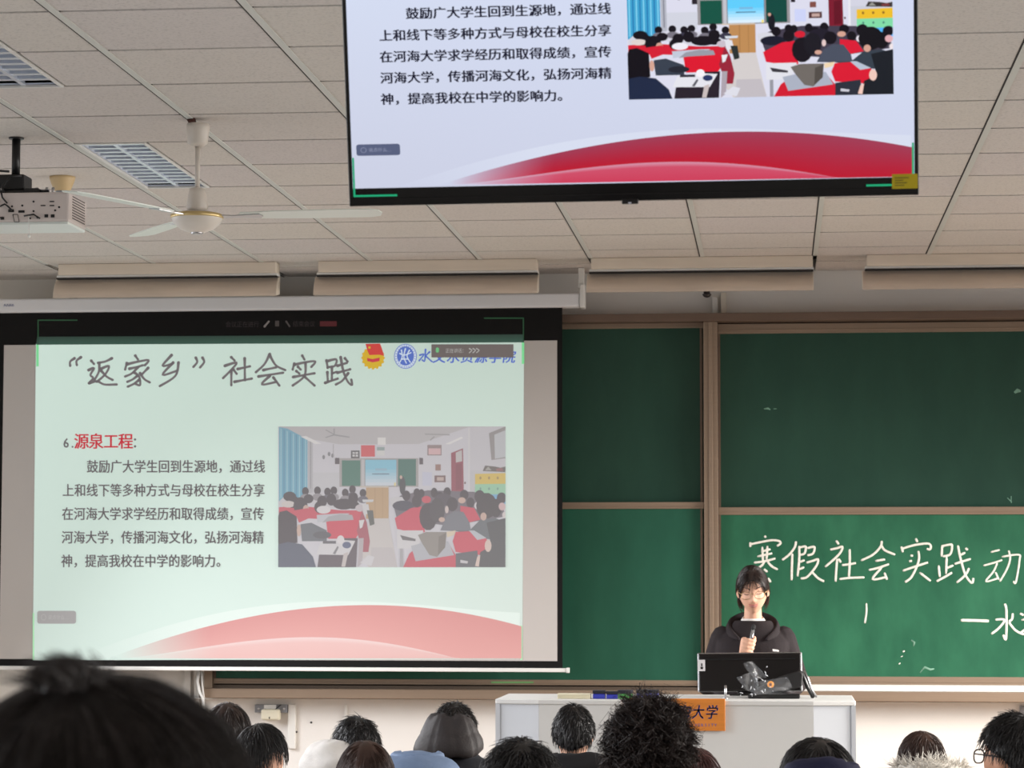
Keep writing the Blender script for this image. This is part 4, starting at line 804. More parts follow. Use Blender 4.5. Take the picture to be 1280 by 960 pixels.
# computer screen seen from behind
YM = 12.42; pm0 = PY(872.5, 875, YM); pm1 = PY(1003, 816.5, YM); zm0 = zd+.024
mo = empty('computer_monitor', ((pm0[0]+pm1[0])/2, YM+.06, zd)); tag(mo, 'black computer monitor with thin silver rim, seen from behind on the lectern', 'monitor')
Mm = Matrix.Translation((pm0[0], YM, zm0)) @ Matrix.Rotation(math.radians(-6), 4, 'X') @ Matrix.Rotation(math.radians(-.8), 4, 'Y'); wm = pm1[0]-pm0[0]; hm = pm1[2]-zm0
b = MB(); b.box((.004, 0, 0), (wm-.004, .03, hm-.004), 0, Mm); b.build('back_cover', mat('gloss_black_back', (20, 17, 17), .25), mo, bevel=.006)
b = MB(); b.box((0, .006, 0), (.007, .034, hm), 0, Mm); b.box((wm-.007, .006, 0), (wm, .034, hm), 0, Mm); b.box((0, .006, hm-.008), (wm, .034, hm), 0, Mm); b.build('rim', m_steel, mo, bevel=.003)
b = MB(); b.box((.01, -.003, hm-.034), (wm-.03, .002, hm-.028), 0, Mm); b.build('vent_line', m_black, mo)
b = MB(); b.box((.03, .034, .012), (wm-.03, .036, hm-.02), 0, Mm); b.build('screen', m_bez, mo)
b = MB(); b.box((.0, -.0035, hm*.53), (.036, -.0005, hm*.82), 0, Mm); b.build('label', mat('paper_label', (214, 212, 214), .7), mo)
b = MB(); b.box((.014, -.0042, hm*.58), (.026, -.0034, hm*.64), 0, Mm); b.box((.017, -.0042, hm*.65), (.023, -.0034, hm*.73), 0, Mm); b.build('label_print', m_dark, mo)
b = MB(); b.box((wm*.38, .02, -.018), (wm*.62, .06, hm*.4), 0, Mm); b.box((wm*.3, -.004, -.0185), (wm*.7, .04, -.012), 0, Mm); b.build('stand', m_black, mo, bevel=.004)
# document camera wrapped in clear film, in front of the monitor
m_film = bpy.data.materials.new('clear_film'); m_film.use_nodes = True; nt = m_film.node_tree; pp_ = nt.nodes['Principled BSDF']
pp_.inputs['Base Color'].default_value = (.9, .92, .95, 1); pp_.inputs['Roughness'].default_value = .08; pp_.inputs['Alpha'].default_value = .09; pp_.inputs['Specular IOR Level'].default_value = .9
dc = empty('document_camera', (PY(965, 876, 12.3)[0], 12.3, zd)); tag(dc, 'black folded document camera wrapped in clear film before the monitor', 'document camera')
def dpt(x, y, Y=12.3): p = PY(x, y, Y); return Vector((p[0], p[1], max(p[2], zd+.006)))
b = MB(); q = [(938, 868), (950, 858), (975, 846), (1000, 838.5), (1004, 842), (1003, 858), (985, 864), (965, 872), (950, 875)]
b.prism([dpt(x, y, 12.29) for x, y in q], (0, .045, 0)); b.build('arm_head', mat('black_rubberised', (22, 21, 22), .55), dc, bevel=.008, seg=3)
b = MB(); b.box((dpt(935, 875)[0], 12.26, zd+.0005), (dpt(1000, 875)[0], 12.37, zd+.02)); b.build('base', m_black, dc, bevel=.005)
b = MB(); c_ = dpt(963.3, 855.5, 12.288); b.lathe([(.016, -.002), (.016, .004), (.013, .006)], c_, 20, M=Matrix.Rotation(PI/2, 3, 'X')); em = b.build('round_badge', mat('orange_badge', (232, 150, 44), .4), dc)
b = MB(); b.lathe([(.008, .005), (.006, .0085)], c_, 14, M=Matrix.Rotation(PI/2, 3, 'X')); b.build('badge_centre', mat('badge_brown', (110, 62, 30), .4), em)
rng = np.random.default_rng(5)
def film(pts, name, seed, depth=.03, Y=12.27):
    rg = np.random.default_rng(seed); b = MB(); n, m_ = 9, 7; (p00, p10, p11, p01) = [np.array(p, float) for p in pts]; V = []
    for j in range(m_):
        for i in range(n):
            u, v = i/(n-1), j/(m_-1); p = (1-u)*(1-v)*p00+u*(1-v)*p10+u*v*p11+(1-u)*v*p01
            y = Y+depth*(rg.random()-.5)+.012*math.sin(7*u+3*v+seed); V.append(dpt(p[0]+rg.normal(0, .8), p[1]+rg.normal(0, .6), y))
    b.add(V, [(j*n+i, j*n+i+1, (j+1)*n+i+1, (j+1)*n+i) for j in range(m_-1) for i in range(n-1)], 0, True)
    o = b.build(name, m_film, dc, sub=1); return o
film([(928, 829), (940, 826), (960, 846), (944, 850)], 'film_wrap', 1); film([(921, 846), (945, 838), (948, 868), (930, 862)], 'film_wrap', 2); film([(934, 874), (958, 858), (985, 860), (1003, 874)], 'film_wrap', 3); film([(945, 852), (985, 846), (990, 860), (948, 868)], 'film_wrap', 4)
for i in range(22):
    x, y = 924+rng.random()*40, 832+rng.random()*36; b = MB(); a = rng.random()*PI; L_ = 2+3*rng.random()
    b.tube([dpt(x, y, 12.255), dpt(x+L_*.5*math.cos(a)+.5, y+L_*.5*math.sin(a), 12.252), dpt(x+L_*math.cos(a), y+L_*math.sin(a), 12.257)], [.0012, .0022, .0008], 5); b.build('film_glint', mat('film_highlight', (225, 228, 232), .2, alpha=.7), dc)  # pale slivers painting the glints on the crumpled film
b = MB(); b.tube([dpt(998, 839, 12.33), dpt(1003, 842, 12.33), dpt(1009, 858, 12.33), dpt(1016, 875, 12.36)], .014, 10, flat=.7); b.build('folding_arm', m_black, dc)
b = MB(); b.tube([dpt(1005, 838, 12.34), dpt(1010, 849, 12.34), dpt(1014, 861, 12.34), dpt(1020.5, 875.5, 12.36)], .006, 10); b.build('steel_strut', m_steel, dc)
b = MB(); pz = PY(907, 875, 12.25); b.tube([(pz[0], 12.25, zd), (pz[0], 12.25, zd+.062)], .006, 12); b.lathe([(.014, 0), (.014, .004), (.007, .006)], (pz[0], 12.25, zd), 16); tag(b.build('pen_stand', m_steel), 'small silver post standing on the lectern before the monitor', 'post')
#PEOPLE
# ------------------------------------------------------------------ people
def skin(name, rgb): return mat(name, rgb, .55, spec=.35, noise=.05, nscale=25)
m_skin = skin('skin', (214, 166, 140)); m_skin2 = skin('tanned_skin', (206, 152, 122))
def hairmat(name, rgb): return mat(name, rgb, .42, spec=.45, noise=.25, nscale=40)
h_black = hairmat('black_hair', (24, 21, 21)); h_soft = hairmat('soft_black_hair', (50, 44, 43)); h_brown = hairmat('brown_hair', (56, 36, 28)); h_dbrown = hairmat('dark_brown_hair', (40, 28, 24)); h_red = hairmat('reddish_brown_hair', (62, 32, 30))
def sstep(x, a, b_): t = min(1, max(0, (x-a)/(b_-a))); return t*t*(3-2*t)
HA, HB, HC = .073, .094, .112
def taper(dz): return 1-.24*max(0, -dz)**1.4 if dz < 0 else 1-.04*dz
def bump(x, z):
    e = math.exp; ax = abs(x)
    nose = .021*e(-(x/.0105)**2)*(sstep(z, -.036, -.026)*(1-sstep(z, -.022, .034)*.92))+.006*e(-((ax-.011)/.008)**2-((z+.028)/.009)**2)
    sock = -.009*e(-((ax-.031)/.017)**2-((z-.012)/.013)**2)+.0035*e(-((ax-.03)/.02)**2-((z-.036)/.009)**2)
    lid = .0055*e(-((ax-.031)/.012)**2-((z-.011)/.008)**2)
    lips = .0055*e(-(x/.021)**2-((z+.052)/.0085)**2)+.003*e(-(x/.017)**2-((z+.062)/.006)**2)-.003*e(-(x/.018)**2-((z+.072)/.005)**2)
    return nose+sock+lid+lips+.007*e(-(x/.018)**2-((z+.092)/.014)**2)+.004*e(-((ax-.042)/.016)**2-((z+.022)/.016)**2)
def front_pt(x, z, off=0.):
    dz = z/HC; dx = x/(HA*taper(dz)); dy = math.sqrt(max(.02, 1-dx*dx-dz*dz)); return Vector((x, HB*dy+bump(x, z)+(.005*max(0, -dz))+off, z))
def head_rings(n=48, k=34):
    rg = []
    for i in range(1, k):
        ph = -PI/2+PI*i/k; row = []
        for j in range(n):
            th = 2*PI*j/n; dx, dy, dz = math.sin(th)*math.cos(ph), math.cos(th)*math.cos(ph), math.sin(ph)
            x, y, z = HA*dx*taper(dz), HB*dy, HC*dz
            if dy > 0: y += (bump(x, z)+.005*max(0, -dz))*sstep(dy, .1, .45)
            else: y *= 1-.30*max(0, -dz)
            row.append(Vector((x, y, z)))
        rg.append(row[::-1])
    return rg
def add_head(b, Mh, sc_=1.):
    b.rings([[Mh @ (p*sc_) for p in r] for r in head_rings()])
    for s in (-1, 1):
        E_ = Mh @ Matrix.Translation((s*HA*1.0*sc_, -.006*sc_, -.008*sc_)) @ Matrix.Rotation(s*.35, 4, 'Z')
        b.ell(E_.translation, (.009*sc_, .019*sc_, .031*sc_), 12, 8, M=E_.to_3x3())
def strands(b, P, r, m=0):                    # P: (n, k, 3) numpy paths -> tapered three-sided hairs
    n, k, _ = P.shape
    T = P[:, -1]-P[:, 0]; T /= np.linalg.norm(T, axis=1, keepdims=True)+1e-9
    ref = np.tile(np.array((.31, .47, .83)), (n, 1)); A_ = np.cross(T, ref); A_ /= np.linalg.norm(A_, axis=1, keepdims=True)+1e-9; B_ = np.cross(T, A_)
    prof = np.array([1.-.72*(i/(k-1))**1.6 for i in range(k)])
    V = np.zeros((n, k, 3, 3))
    for s in range(3):
        a = 2*PI*s/3; V[:, :, s] = P+(A_*math.cos(a)+B_*math.sin(a))[:, None]*(prof*r)[None, :, None]
    base = len(b.v); b.v += list(map(tuple, V.reshape(-1, 3)))
    for q in range(n):
        o = base+q*k*3
        for i in range(k-1):
            for s in range(3): b.f.append([o+i*3+s, o+i*3+(s+1) % 3, o+i*3+3+(s+1) % 3, o+i*3+3+s])
        b.f.append([o+(k-1)*3, o+(k-1)*3+1, o+(k-1)*3+2])
        c = (k-1)*3+1; b.mi += [m]*c; b.sm += [True]*c; b.col += [None]*c
def hairline(az, style):                      # az: 0 front, pi back -> lowest elevation (as sin) of the hair
    a = abs(az)*180/PI
    if style == 'long': xp, fp = (0, 50, 75, 100, 180), (.62, .5, -.1, -.45, -.75)
    elif style == 'bob': xp, fp = (0, 50, 75, 100, 180), (.55, .45, -.1, -.3, -.7)
    elif style == 'teacher': xp, fp = (0, 25, 50, 70, 85, 105, 180), (.60, .58, .50, .36, .20, .0, -.5)
    else: xp, fp = (0, 50, 75, 88, 104, 125, 180), (.55, .45, .22, .16, .06, -.30, -.5)
    return float(np.interp(a, xp, fp))
def make_hair(par, Mh, R, style, n, seed, mt, L=.07, lift=.10, rad=.0016, whorl=(.12, -.4, .9), k=6, curl=0., name='hair', chaos=.25, g=.9, down=.28, gap=None):
    rg = np.random.default_rng(seed); b = MB(); Rv = np.array(R); wv = nrm(whorl)
    nu, nv = 44, 16; rows = []
    ph = rg.random(8)*6
    for i in range(nv+2):
        row = []
        for j in range(nu):
            az = 2*PI*j/nu; azs = az if az <= PI else az-2*PI; lo = math.asin(hairline(azs, style))
            e = PI/2-(PI/2-lo)*(min(i, nv)/nv)*.999-.0005
            d = np.array((math.sin(az)*math.cos(e), math.cos(az)*math.cos(e), math.sin(e)))
            kk_ = .985+.02*math.sin(5*az+ph[0]+3*e)*math.cos(e)+.015*math.sin(9*az+ph[1])*math.cos(e)
            if i == nv+1: kk_ *= .88
            row.append(Mh @ Vector(d*Rv*kk_))
        rows.append(row[::-1])
    b.rings(rows[::-1], caps=False)
    # strands
    u = rg.random(n*3)*2*PI-PI; z = rg.random(n*3)*1.75-.75
    ok = np.array([z_ > hairline(a_, style)+.02 for a_, z_ in zip(u, z)]); u = u[ok][:n]; z = z[ok][:n]; n = len(u)
    c = np.sqrt(1-np.clip(z, -1, 1)**2); D = np.stack((np.sin(u)*c, np.cos(u)*c, z), 1)
    P = np.zeros((n, k, 3)); p = D*Rv*.97; P[:, 0] = p
    jit = rg.normal(0, chaos, (n, 3)); lf = lift*(.35+1.1*rg.random(n)**2); Ls = L*(.6+.7*rg.random(n)); phs = rg.random(n)*2*PI; frq = 1.2+rg.random(n)
    gv = np.array(Mh.to_3x3().inverted() @ Vector((0, 0, -1)))
    for i in range(1, k):
        e = p/Rv; e /= np.linalg.norm(e, axis=1, keepdims=True)
        t = e-wv[None]; t = t-e*np.sum(t*e, 1, keepdims=True); t /= np.linalg.norm(t, axis=1, keepdims=True)+1e-6
        gt = gv[None]-e*np.sum(gv[None]*e, 1, keepdims=True)
        low = (p[:, 2] < -.02)[:, None] & (style in ('long', 'bob'))
        tv_ = np.where(low, gv[None]+jit*.25, t*(1-g*.4)+gt*g+jit); tv_ /= np.linalg.norm(tv_, axis=1, keepdims=True)+1e-6
        q = p+tv_*(Ls/(k-1))[:, None]
        e2 = q/Rv; r = np.linalg.norm(e2, axis=1); tgt = 1+lf*(i/(k-1))**1.3
        q2 = q*(tgt/r)[:, None]; q = np.where(low, q, q2); p = q
        off = 0
        if curl: off = curl*np.stack((np.sin(phs+frq*i*1.9), np.cos(phs*1.7+frq*i*2.1), np.sin(phs*.7+frq*i*1.7)), 1)*(i/(k-1))**.5
        P[:, i] = q+off
    M_ = np.array(Mh); P = P @ M_[:3, :3].T+M_[:3, 3]
    strands(b, P, rad)
    return b.build(name, mt, par, local=True)
def hand(b, W, dirv, up, side, s=1.):         # relaxed five-finger hand from wrist W
    d = Vector(dirv).normalized(); u = Vector(up).normalized(); x = d.cross(u).normalized(); W = Vector(W)
    limb(b, [W, W+d*.04*s, W+d*.085*s], [.024*s, .03*s, .03*s], 12, flat=.5, up=tuple(u))
    for i, (o, l) in enumerate(((-.027, .068), (-.009, .078), (.009, .073), (.026, .058))):
        k0 = W+d*.09*s+x*o*s*side; k1 = k0+d*l*.5*s-u*.008*s; k2 = k0+d*l*.85*s-u*.028*s; limb(b, [k0-d*.02*s, k0, k1, k2], [.009*s, .009*s, .008*s, .007*s], 8)
    t0 = W+d*.03*s-x*.024*s*side; limb(b, [t0, t0+d*.03*s-x*.024*s*side-u*.006*s, t0+d*.06*s-x*.03*s*side-u*.014*s], [.012*s, .011*s, .009*s], 8)
def fur(par, ringp, n, seed, mt, L, rad, name, local=True):
    rg = np.random.default_rng(seed); b = MB(); b.tube([Vector(p) for p in ringp], [.016]+[.026]*(len(ringp)-2)+[.016], 10)
    P = np.zeros((n, 4, 3)); idx = rg.random(n)*(len(ringp)-1)
    for q in range(n):
        i = int(idx[q]); t = idx[q]-i; c = np.array(ringp[i])*(1-t)+np.array(ringp[i+1])*t; d = nrm(rg.normal(0, 1, 3)); dd = nrm(rg.normal(0, .6, 3)+(0, 0, -.2))
        for j in range(4): P[q, j] = c+d*(.02+L*j/3*(.5+.8*rg.random()))+dd*L*.35*(j/3)**2
    strands(b, P, rad); return b.build(name, mt, par, local=local)
STUDENT_MATS = {}
def student(px, py, Y, floor, label, style='short', hm=h_black, hw=.085, yaw=0., hyaw=0., jm=None, collar=None, seed=1, hv=.012, n=700, L=.06, lift=.12, rad=.0016, curl=0., chaos=.25, pitch=0., roll=0., sk=m_skin, quilt=False, lean=0., hs=.97, g=.9, drop=0., whorl=(.12, -.4, .9), kseg=6, puff=1., ry=None, sho=.15, hf=0.):
    top = PY(px, py, Y); T = top[2]-floor
    r = empty('person', (top[0], Y, floor), math.radians(yaw)); tag(r, label, 'person', 'seated students seen from behind')
    hz = T-hv-HC*hs-drop; hy = lean*.5; sh = hz-sho
    Mh = Matrix.Translation((0, hy+hf, hz)) @ Matrix.Rotation(math.radians(hyaw), 4, 'Z') @ Matrix.Rotation(math.radians(roll), 4, 'Y') @ Matrix.Rotation(math.radians(-pitch), 4, 'X')
    b = MB(); add_head(b, Mh, hs)
    limb(b, [(0, hy+hf-.02, hz-.05*(1 if sho > 0 else -1)), (0, hy*.5-.015+hf*.3, sh-(0 if sho > 0 else .07))], [.05, .056]); limb(b, [(0, -.05, .55), (0, -.04+hy*.2, (.55+sh)/2), (0, hy*.35, sh-.09)], [.13, .125, .12], 16)
    limb(b, [(-.15, hy*.4, sh-.045), (.15, hy*.4, sh-.045)], [.05, .05])
    for s in (-1, 1):
        limb(b, [(s*.165, hy*.4, sh-.05), (s*.185, .06+hy*.3, sh-.29), (s*.10, .25, .66)], [.044, .036, .027])
        hand(b, (s*.10, .25, .66), (-s*.5, 1, -.1), (0, .1, 1), s)
        limb(b, [(s*.09, -.03, .5), (s*.1, .31, .5)], [.085, .06]); limb(b, [(s*.1, .31, .49), (s*.1, .31, .27), (s*.1, .30, .09)], [.055, .052, .04]); limb(b, [(s*.1, .28, .045), (s*.105, .43, .035)], [.042, .034], flat=.8)
    b.build('body', sk, r, local=True, voxel=.009, smooth_it=2)
    b = MB()
    for s in (-1, 1): limb(b, [(s*.09, -.04, .5), (s*.1, .315, .5)], [.1, .076]); limb(b, [(s*.1, .315, .49), (s*.1, .305, .12)], [.07, .058])
    b.ell((0, -.04, .52), (.17, .14, .1)); b.build('trousers', mat('dark_trousers', (34, 36, 44), .85), r, local=True, voxel=.014, smooth_it=2)
    for s in (-1, 1): b = MB(); limb(b, [(s*.1, .275, .052), (s*.106, .44, .04)], [.05, .04], flat=.8); b.build('shoe', mat('grey_shoes', (120, 118, 116), .7), r, local=True)
    # jacket
    p_ = puff; b = MB(); rg = []; zs = np.linspace(.52, sh-.06, 10)
    for i, z in enumerate(zs):
        t = i/9; e = 1+(.035*math.sin(i*PI) if quilt else 0); rg.append(oval(z, (.178+.015*math.sin(t*PI))*p_*e, (.135+.015*t)*p_*e, 0, -.045+t*(.04+hy*.35)))
    for z, rx_, ry_ in ((sh-.03, .18, .13), (sh-.0, .135, .105), (sh+.028, .09, .085), (sh+.05, .078, .078)): rg.append(oval(z, rx_*p_, ry_*p_, 0, -.006+hy*.4, pw=2.1))
    b.rings(rg)
    for s in (-1, 1):
        limb(b, [(s*.145*p_, hy*.4-.005, sh-.06), (s*.188*p_, .055+hy*.3, sh-.29), (s*.11, .235, .655)], [.07*p_, .056*p_, .045], 14)
    j = b.build('jacket', jm, r, local=True, voxel=.011, smooth_it=4)
    if collar:
        b = MB(); ring = []
        for q in range(25):
            a = -.5*PI-2.2+4.4*q/24; ring.append((.083*math.cos(a), hy*.45-.01+.083*math.sin(a), sh+.05))
        b.tube(ring, .017, 8, flat=1.6); b.build('collar', collar, r, local=True)
    make_hair(r, Mh, (hw, ry or hw*1.17, HC*hs+hv), style, n, seed, hm, L, lift, rad, whorl, kseg, curl, chaos=chaos, g=g)
    return r, dict(hz=hz, sh=sh, hy=hy, Mh=Mh, T=T)
def hood(par, c, R, mt, name='hood', seed=0, quilt=0., folds=.0, tiltx=0., open_top=True):
    rg = np.random.default_rng(seed); ph = rg.random(4)*6; b = MB(); rows = []; k, n = 22, 40; Mr = Matrix.Rotation(tiltx, 3, 'X')
    for i in range(1, k):
        t = PI*i/k-PI/2; row = []
        for j in range(n):
            a = 2*PI*j/n; s = 1+quilt*abs(math.sin(t*3.2))-quilt*.5-quilt*.35*math.exp(-(math.sin(a/2-.75*PI/1)/.045)**2)+folds*math.sin(4*a+ph[0]+2*t)*math.cos(t)+folds*.7*math.sin(7*t+ph[1]+2*math.sin(a*2))
            d = Vector((R[0]*math.cos(t)*math.cos(a), R[1]*math.cos(t)*math.sin(a), R[2]*math.sin(t)))*s
            if open_top and t > .55: d.z -= .028*(t-.55)/.5*(1 if d.y > -R[1]*.3 else .4)
            row.append(Vector(c)+Mr @ d)
        rows.append(row)
    b.rings(rows); return b.build(name, mt, par, local=True)
def cloth(name, rgb, rough=.85, **kw): return mat(name, rgb, rough, spec=.25, noise=.08, nscale=25, bump=.15, bscale=120, **kw)
j_black = cloth('black_jacket', (30, 29, 31)); j_char = cloth('charcoal_puffer', (52, 48, 48), .6); j_blackp = cloth('black_puffer', (36, 37, 42), .55); j_white = cloth('white_fleece', (206, 202, 197)); j_blue = cloth('pale_blue_puffer', (112, 131, 160), .6)
j_navy = cloth('navy_jacket', (30, 32, 58), .7); j_fur = cloth('grey_parka', (150, 146, 140)); j_wine = cloth('dark_red_jacket', (70, 26, 30)); m_furw = mat('pale_fur', (214, 208, 198), .8, noise=.15, nscale=60)
# back row, nearest the lectern
student(284, 878, 10.4, 0, 'student with dark brown hair half hidden behind the big blurred head', 'bob', h_dbrown, .096, 0, 0, j_black, seed=11, n=900, L=.1, lift=.06, hv=.02)
r, q = student(446, 896, 10.4, 0, 'student with spiky black hair and a white hood turned left', 'short', h_black, .092, 0, 28, j_black, seed=12, n=900, L=.055, lift=.14, chaos=.5, hv=.016, g=.6, pitch=12)
hood(r, (-.088, -.085, q['hz']-.06), (.122, .09, .098), j_white, seed=3, folds=.05, open_top=False)
r, q = student(568, 878, 10.9, 0, 'student in a charcoal puffer with a tall padded hood behind cropped black hair', 'short', h_black, .093, 0, 0, j_blackp, seed=13, n=900, L=.03, lift=.10, hv=.012, quilt=True, puff=1.16, chaos=.5, sho=.13)
b = MB(); rg_ = []                            # padded hood standing up behind the head, widening to its hem
for dz, hw_, ry_ in ((-.045, .045, .03), (-.05, .075, .05), (-.06, .09, .062), (-.08, .102, .074), (-.10, .112, .085), (-.118, .122, .092), (-.126, .124, .092), (-.134, .13, .097), (-.155, .142, .104), (-.18, .148, .108), (-.20, .148, .106), (-.214, .136, .096), (-.22, .11, .075)):
    row = []
    for k_ in range(72):
        a = 2*PI*k_/72; m_ = 1-.045*sum(math.exp(-((a-c_)/.05)**2) for c_ in (1.5*PI-.42, 1.5*PI+.30, 1.5*PI+.95))
        row.append(Vector((-.016+hw_*m_*math.cos(a)*(1+.02*math.sin(3*a+dz*40)), -.055+ry_*m_*math.sin(a), q['T']+dz+.012*math.sin(a*1.0+.6)*(dz < -.05)+.006*math.sin(5*a+20*dz))))
    rg_.append(row)
b.rings(rg_[::-1]); b.build('hood', j_char, r, local=True)
b = MB()
for (x, z) in ((.12, .02), (.127, .012), (.105, -.045), (.122, -.05)): b.box((x, -.222, q['sh']-.06+z), (x+.012, -.212, q['sh']-.05+z))
b.build('jacket_print', mat('white_print', (226, 228, 230), .6), r, local=True)
student(717, 880, 10.3, 0, 'student with neat short black hair and black jacket near the lectern', 'short', h_black, .084, 0, 0, j_black, j_black, seed=14, n=1100, L=.03, lift=.07, hv=.012, chaos=.2, sk=m_skin)
r = bpy.data.objects[-1] if False else [o for o in C.objects if o.get('label', '').startswith('student with neat')][0]
hood(r, (.03, -.085, PY(717, 940, 10.3)[2]-.045), (.15, .075, .07), j_black, seed=6, folds=.05)
r, q = student(1152, 914, 10.2, 0, 'student with brown hair above a fluffy pale fur hood', 'bob', h_brown, .094, 0, 0, j_fur, seed=15, n=1000, L=.1, lift=.05, hv=.016)
hood(r, (.03, -.05, q['hz']-.05), (.125, .09, .075), j_fur, seed=7, folds=.03)
ring = [(.03+.12*math.cos(a), -.04+.105*math.sin(a), q['hz']+.002-.028*abs(math.cos(a))) for a in np.linspace(-PI*1.08, .08*PI, 15)]
fur(r, ring, 1500, 8, m_furw, .042, .0016, 'fur_trim')
# middle rows
r, q = student(326, 904, 9.3, 0, 'student with short side-swept black hair and a bare ear left of the white hood', 'short', h_black, .088, 0, -38, j_black, seed=16, n=1100, L=.075, lift=.07, hv=.014, pitch=10, roll=-6)
r, q = student(520, 939, 9.2, 0, 'bent student in pale blue padded jacket with the head hidden', 'short', h_black, .085, 0, 10, j_blue, j_blue, seed=17, n=500, L=.04, lift=.08, quilt=True, puff=1.16, drop=.16, lean=.2, sho=-.2, hf=.24)
hood(r, (0, .0, q['T']-.095), (.165, .13, .095), j_blue, 'hood', 10, .05, .02, open_top=False)
student(457, 925, 8.1, 0, 'student with smooth brown hair in front of the pale blue jacket', 'long', h_brown, .094, 0, 0, j_black, seed=18, n=1600, L=.3, lift=.04, hv=.016, chaos=.1, rad=.0014, kseg=9)
student(869, 934, 8.8, 0, 'student with dark reddish hair peeking out right of the curly hair', 'long', h_red, .094, 0, 0, j_wine, seed=19, n=1200, L=.25, lift=.05, hv=.016, chaos=.12, kseg=8)
student(651, 924, 6.4, .1, 'student with tousled wavy black hair at the bottom centre', 'short', h_black, .098, 0, 0, j_black, seed=20, n=1500, L=.09, lift=.12, hv=.022, curl=.004, chaos=.35, rad=.0015)
r, q = student(812, 878, 7.2, .1, 'student with big curly black hair in front of the orange name plate', 'short', h_dbrown, .106, 0, 0, j_black, seed=21, n=1150, L=.09, lift=.3, hv=.03, curl=.016, chaos=1.5, g=.5, rad=.0018, kseg=14, ry=.118)
r, q = student(1022, 922, 7.95, 0, 'student with black hair and a navy hood before the lectern corner', 'bob', h_black, .116, 0, 0, j_navy, seed=22, n=1400, L=.13, lift=.05, hv=.02, curl=.002)
hood(r, (.012, -.085, PY(1028, 941, 7.85)[2]-.088), (.128, .10, .1), j_navy, seed=9, folds=.025)
r, q = student(1268, 892, 7.2, .1, 'student with cropped black hair and glasses at the right edge', 'short', h_black, .088, 0, 46, j_black, seed=23, n=1500, L=.035, lift=.09, hv=.014, chaos=.3, sk=m_skin2)
def glasses(par, Mh, s, mt, w_=.046, h_=.038, rd=.0011):
    gl = None
    for sg in (-1, 1):
        b = MB(); P = []
        for i in range(25):
            a = 2*PI*i/24; cx_ = abs(math.cos(a))**.75*math.copysign(1, math.cos(a)); cz_ = abs(math.sin(a))**.75*math.copysign(1, math.sin(a))
            P.append(Mh @ (Vector((sg*.034+w_/2*cx_, HB+.008-.10*abs(sg*.034+w_/2*cx_)**1.4, .004+h_/2*cz_))*s))
        b.tube(P, rd, 6)
        if sg == -1:
            b.tube([Mh @ (Vector((x, HB+.008, .012))*s) for x in (-.0115, 0, .0115)], rd, 6)
        b.tube([Mh @ (Vector(v)*s) for v in ((sg*.057, HB+.004, .012), (sg*.074, .05, .012), (sg*.078, -.005, .01), (sg*.076, -.02, -.008))], rd, 6)
        o = b.build('glasses' if gl is None else 'glasses_rim', mt, gl or par, local=True); gl = gl or o
glasses(r, q['Mh'], .97, mat('dark_spectacles', (40, 34, 36), .4), rd=.0022)
# the large blurred head in front
student(122, 842, 2.0, .4, 'nearest student, large blurred black-haired head filling the lower left corner', 'short', h_soft, .13, 0, 0, j_black, seed=24, n=5200, L=.13, lift=.05, hv=.02, chaos=.12, rad=.0009, whorl=(-.12, -.35, .93), kseg=8, ry=.135)
r = [o for o in C.objects if o.get('label', '').startswith('nearest student')][0]
rg = np.random.default_rng(77); nT = 520; Pt = np.zeros((nT, 6, 3)); tq = PY(104, 850, 2.0); lx, lz = tq[0]-r.location.x, tq[2]-r.location.z
for i in range(nT):
    o_ = np.array((lx+rg.normal(0, .010), -.02+rg.normal(0, .022), lz-.006)); d = nrm((rg.normal(.0, .5)-(.15), rg.normal(0, .5), 1.)); ln = .040*(.5+rg.random()*.6)
    for j in range(6): Pt[i, j] = o_+d*ln*j/5+np.array((-.012, 0, -.012))*(j/5)**2
b = MB(); strands(b, Pt, .0012); b.build('hair_tuft', h_soft, r, local=True)
# ------------------------------------------------------------------ the speaker at the lectern
XT = PY(941, 740, 13.05)[0]; YTC = 13.05
tp = empty('person', (XT, YTC, .2), PI); tag(tp, 'young woman with glasses and black zip jacket speaking at the lectern', 'person')
zcr = PY(941, 706.5, 13.05)[2]-.2; hc = zcr-.014-HC
Mh = Matrix.Translation((0, .025, hc)) @ Matrix.Rotation(math.radians(3), 4, 'Y') @ Matrix.Rotation(math.radians(-16), 4, 'X')
MWt = MW[tp].inverted()
def tl(px_, py_, Y): return MWt @ Vector(PY(px_, py_, Y))
sh = hc-.158
mic0 = tl(936.5, 812, 12.78); mic1 = tl(942.3, 781.5, 12.79); mx = (mic1-mic0).normalized()
b = MB(); add_head(b, Mh)
limb(b, [(0, -.0, hc-.06), (0, -.012, sh+.0)], [.041, .046], 16)
limb(b, [(0, -.005, .86), (0, -.005, 1.02), (0, -.012, sh-.19)], [.135, .115, .112], 18); limb(b, [(-.125, -.012, sh-.08), (.125, -.012, sh-.08)], [.045, .045])
for s in (-1, 1): limb(b, [(s*.085, 0, .82), (s*.088, .02, .46), (s*.088, -.01, .08)], [.085, .06, .042]); limb(b, [(s*.088, -.02, .04), (s*.095, .13, .032)], [.038, .032], flat=.8)
el = Vector((.225, -.01, .97)); wr = mic0+Vector((.034, -.012, -.052))
limb(b, [(.14, -.012, sh-.09), el, wr], [.044, .038, .024]); limb(b, [(-.14, -.012, sh-.09), (-.205, .03, .98), (-.14, .17, .95)], [.044, .038, .026]); hand(b, (-.14, .17, .95), (1, .45, -.05), (0, .05, 1), -1)
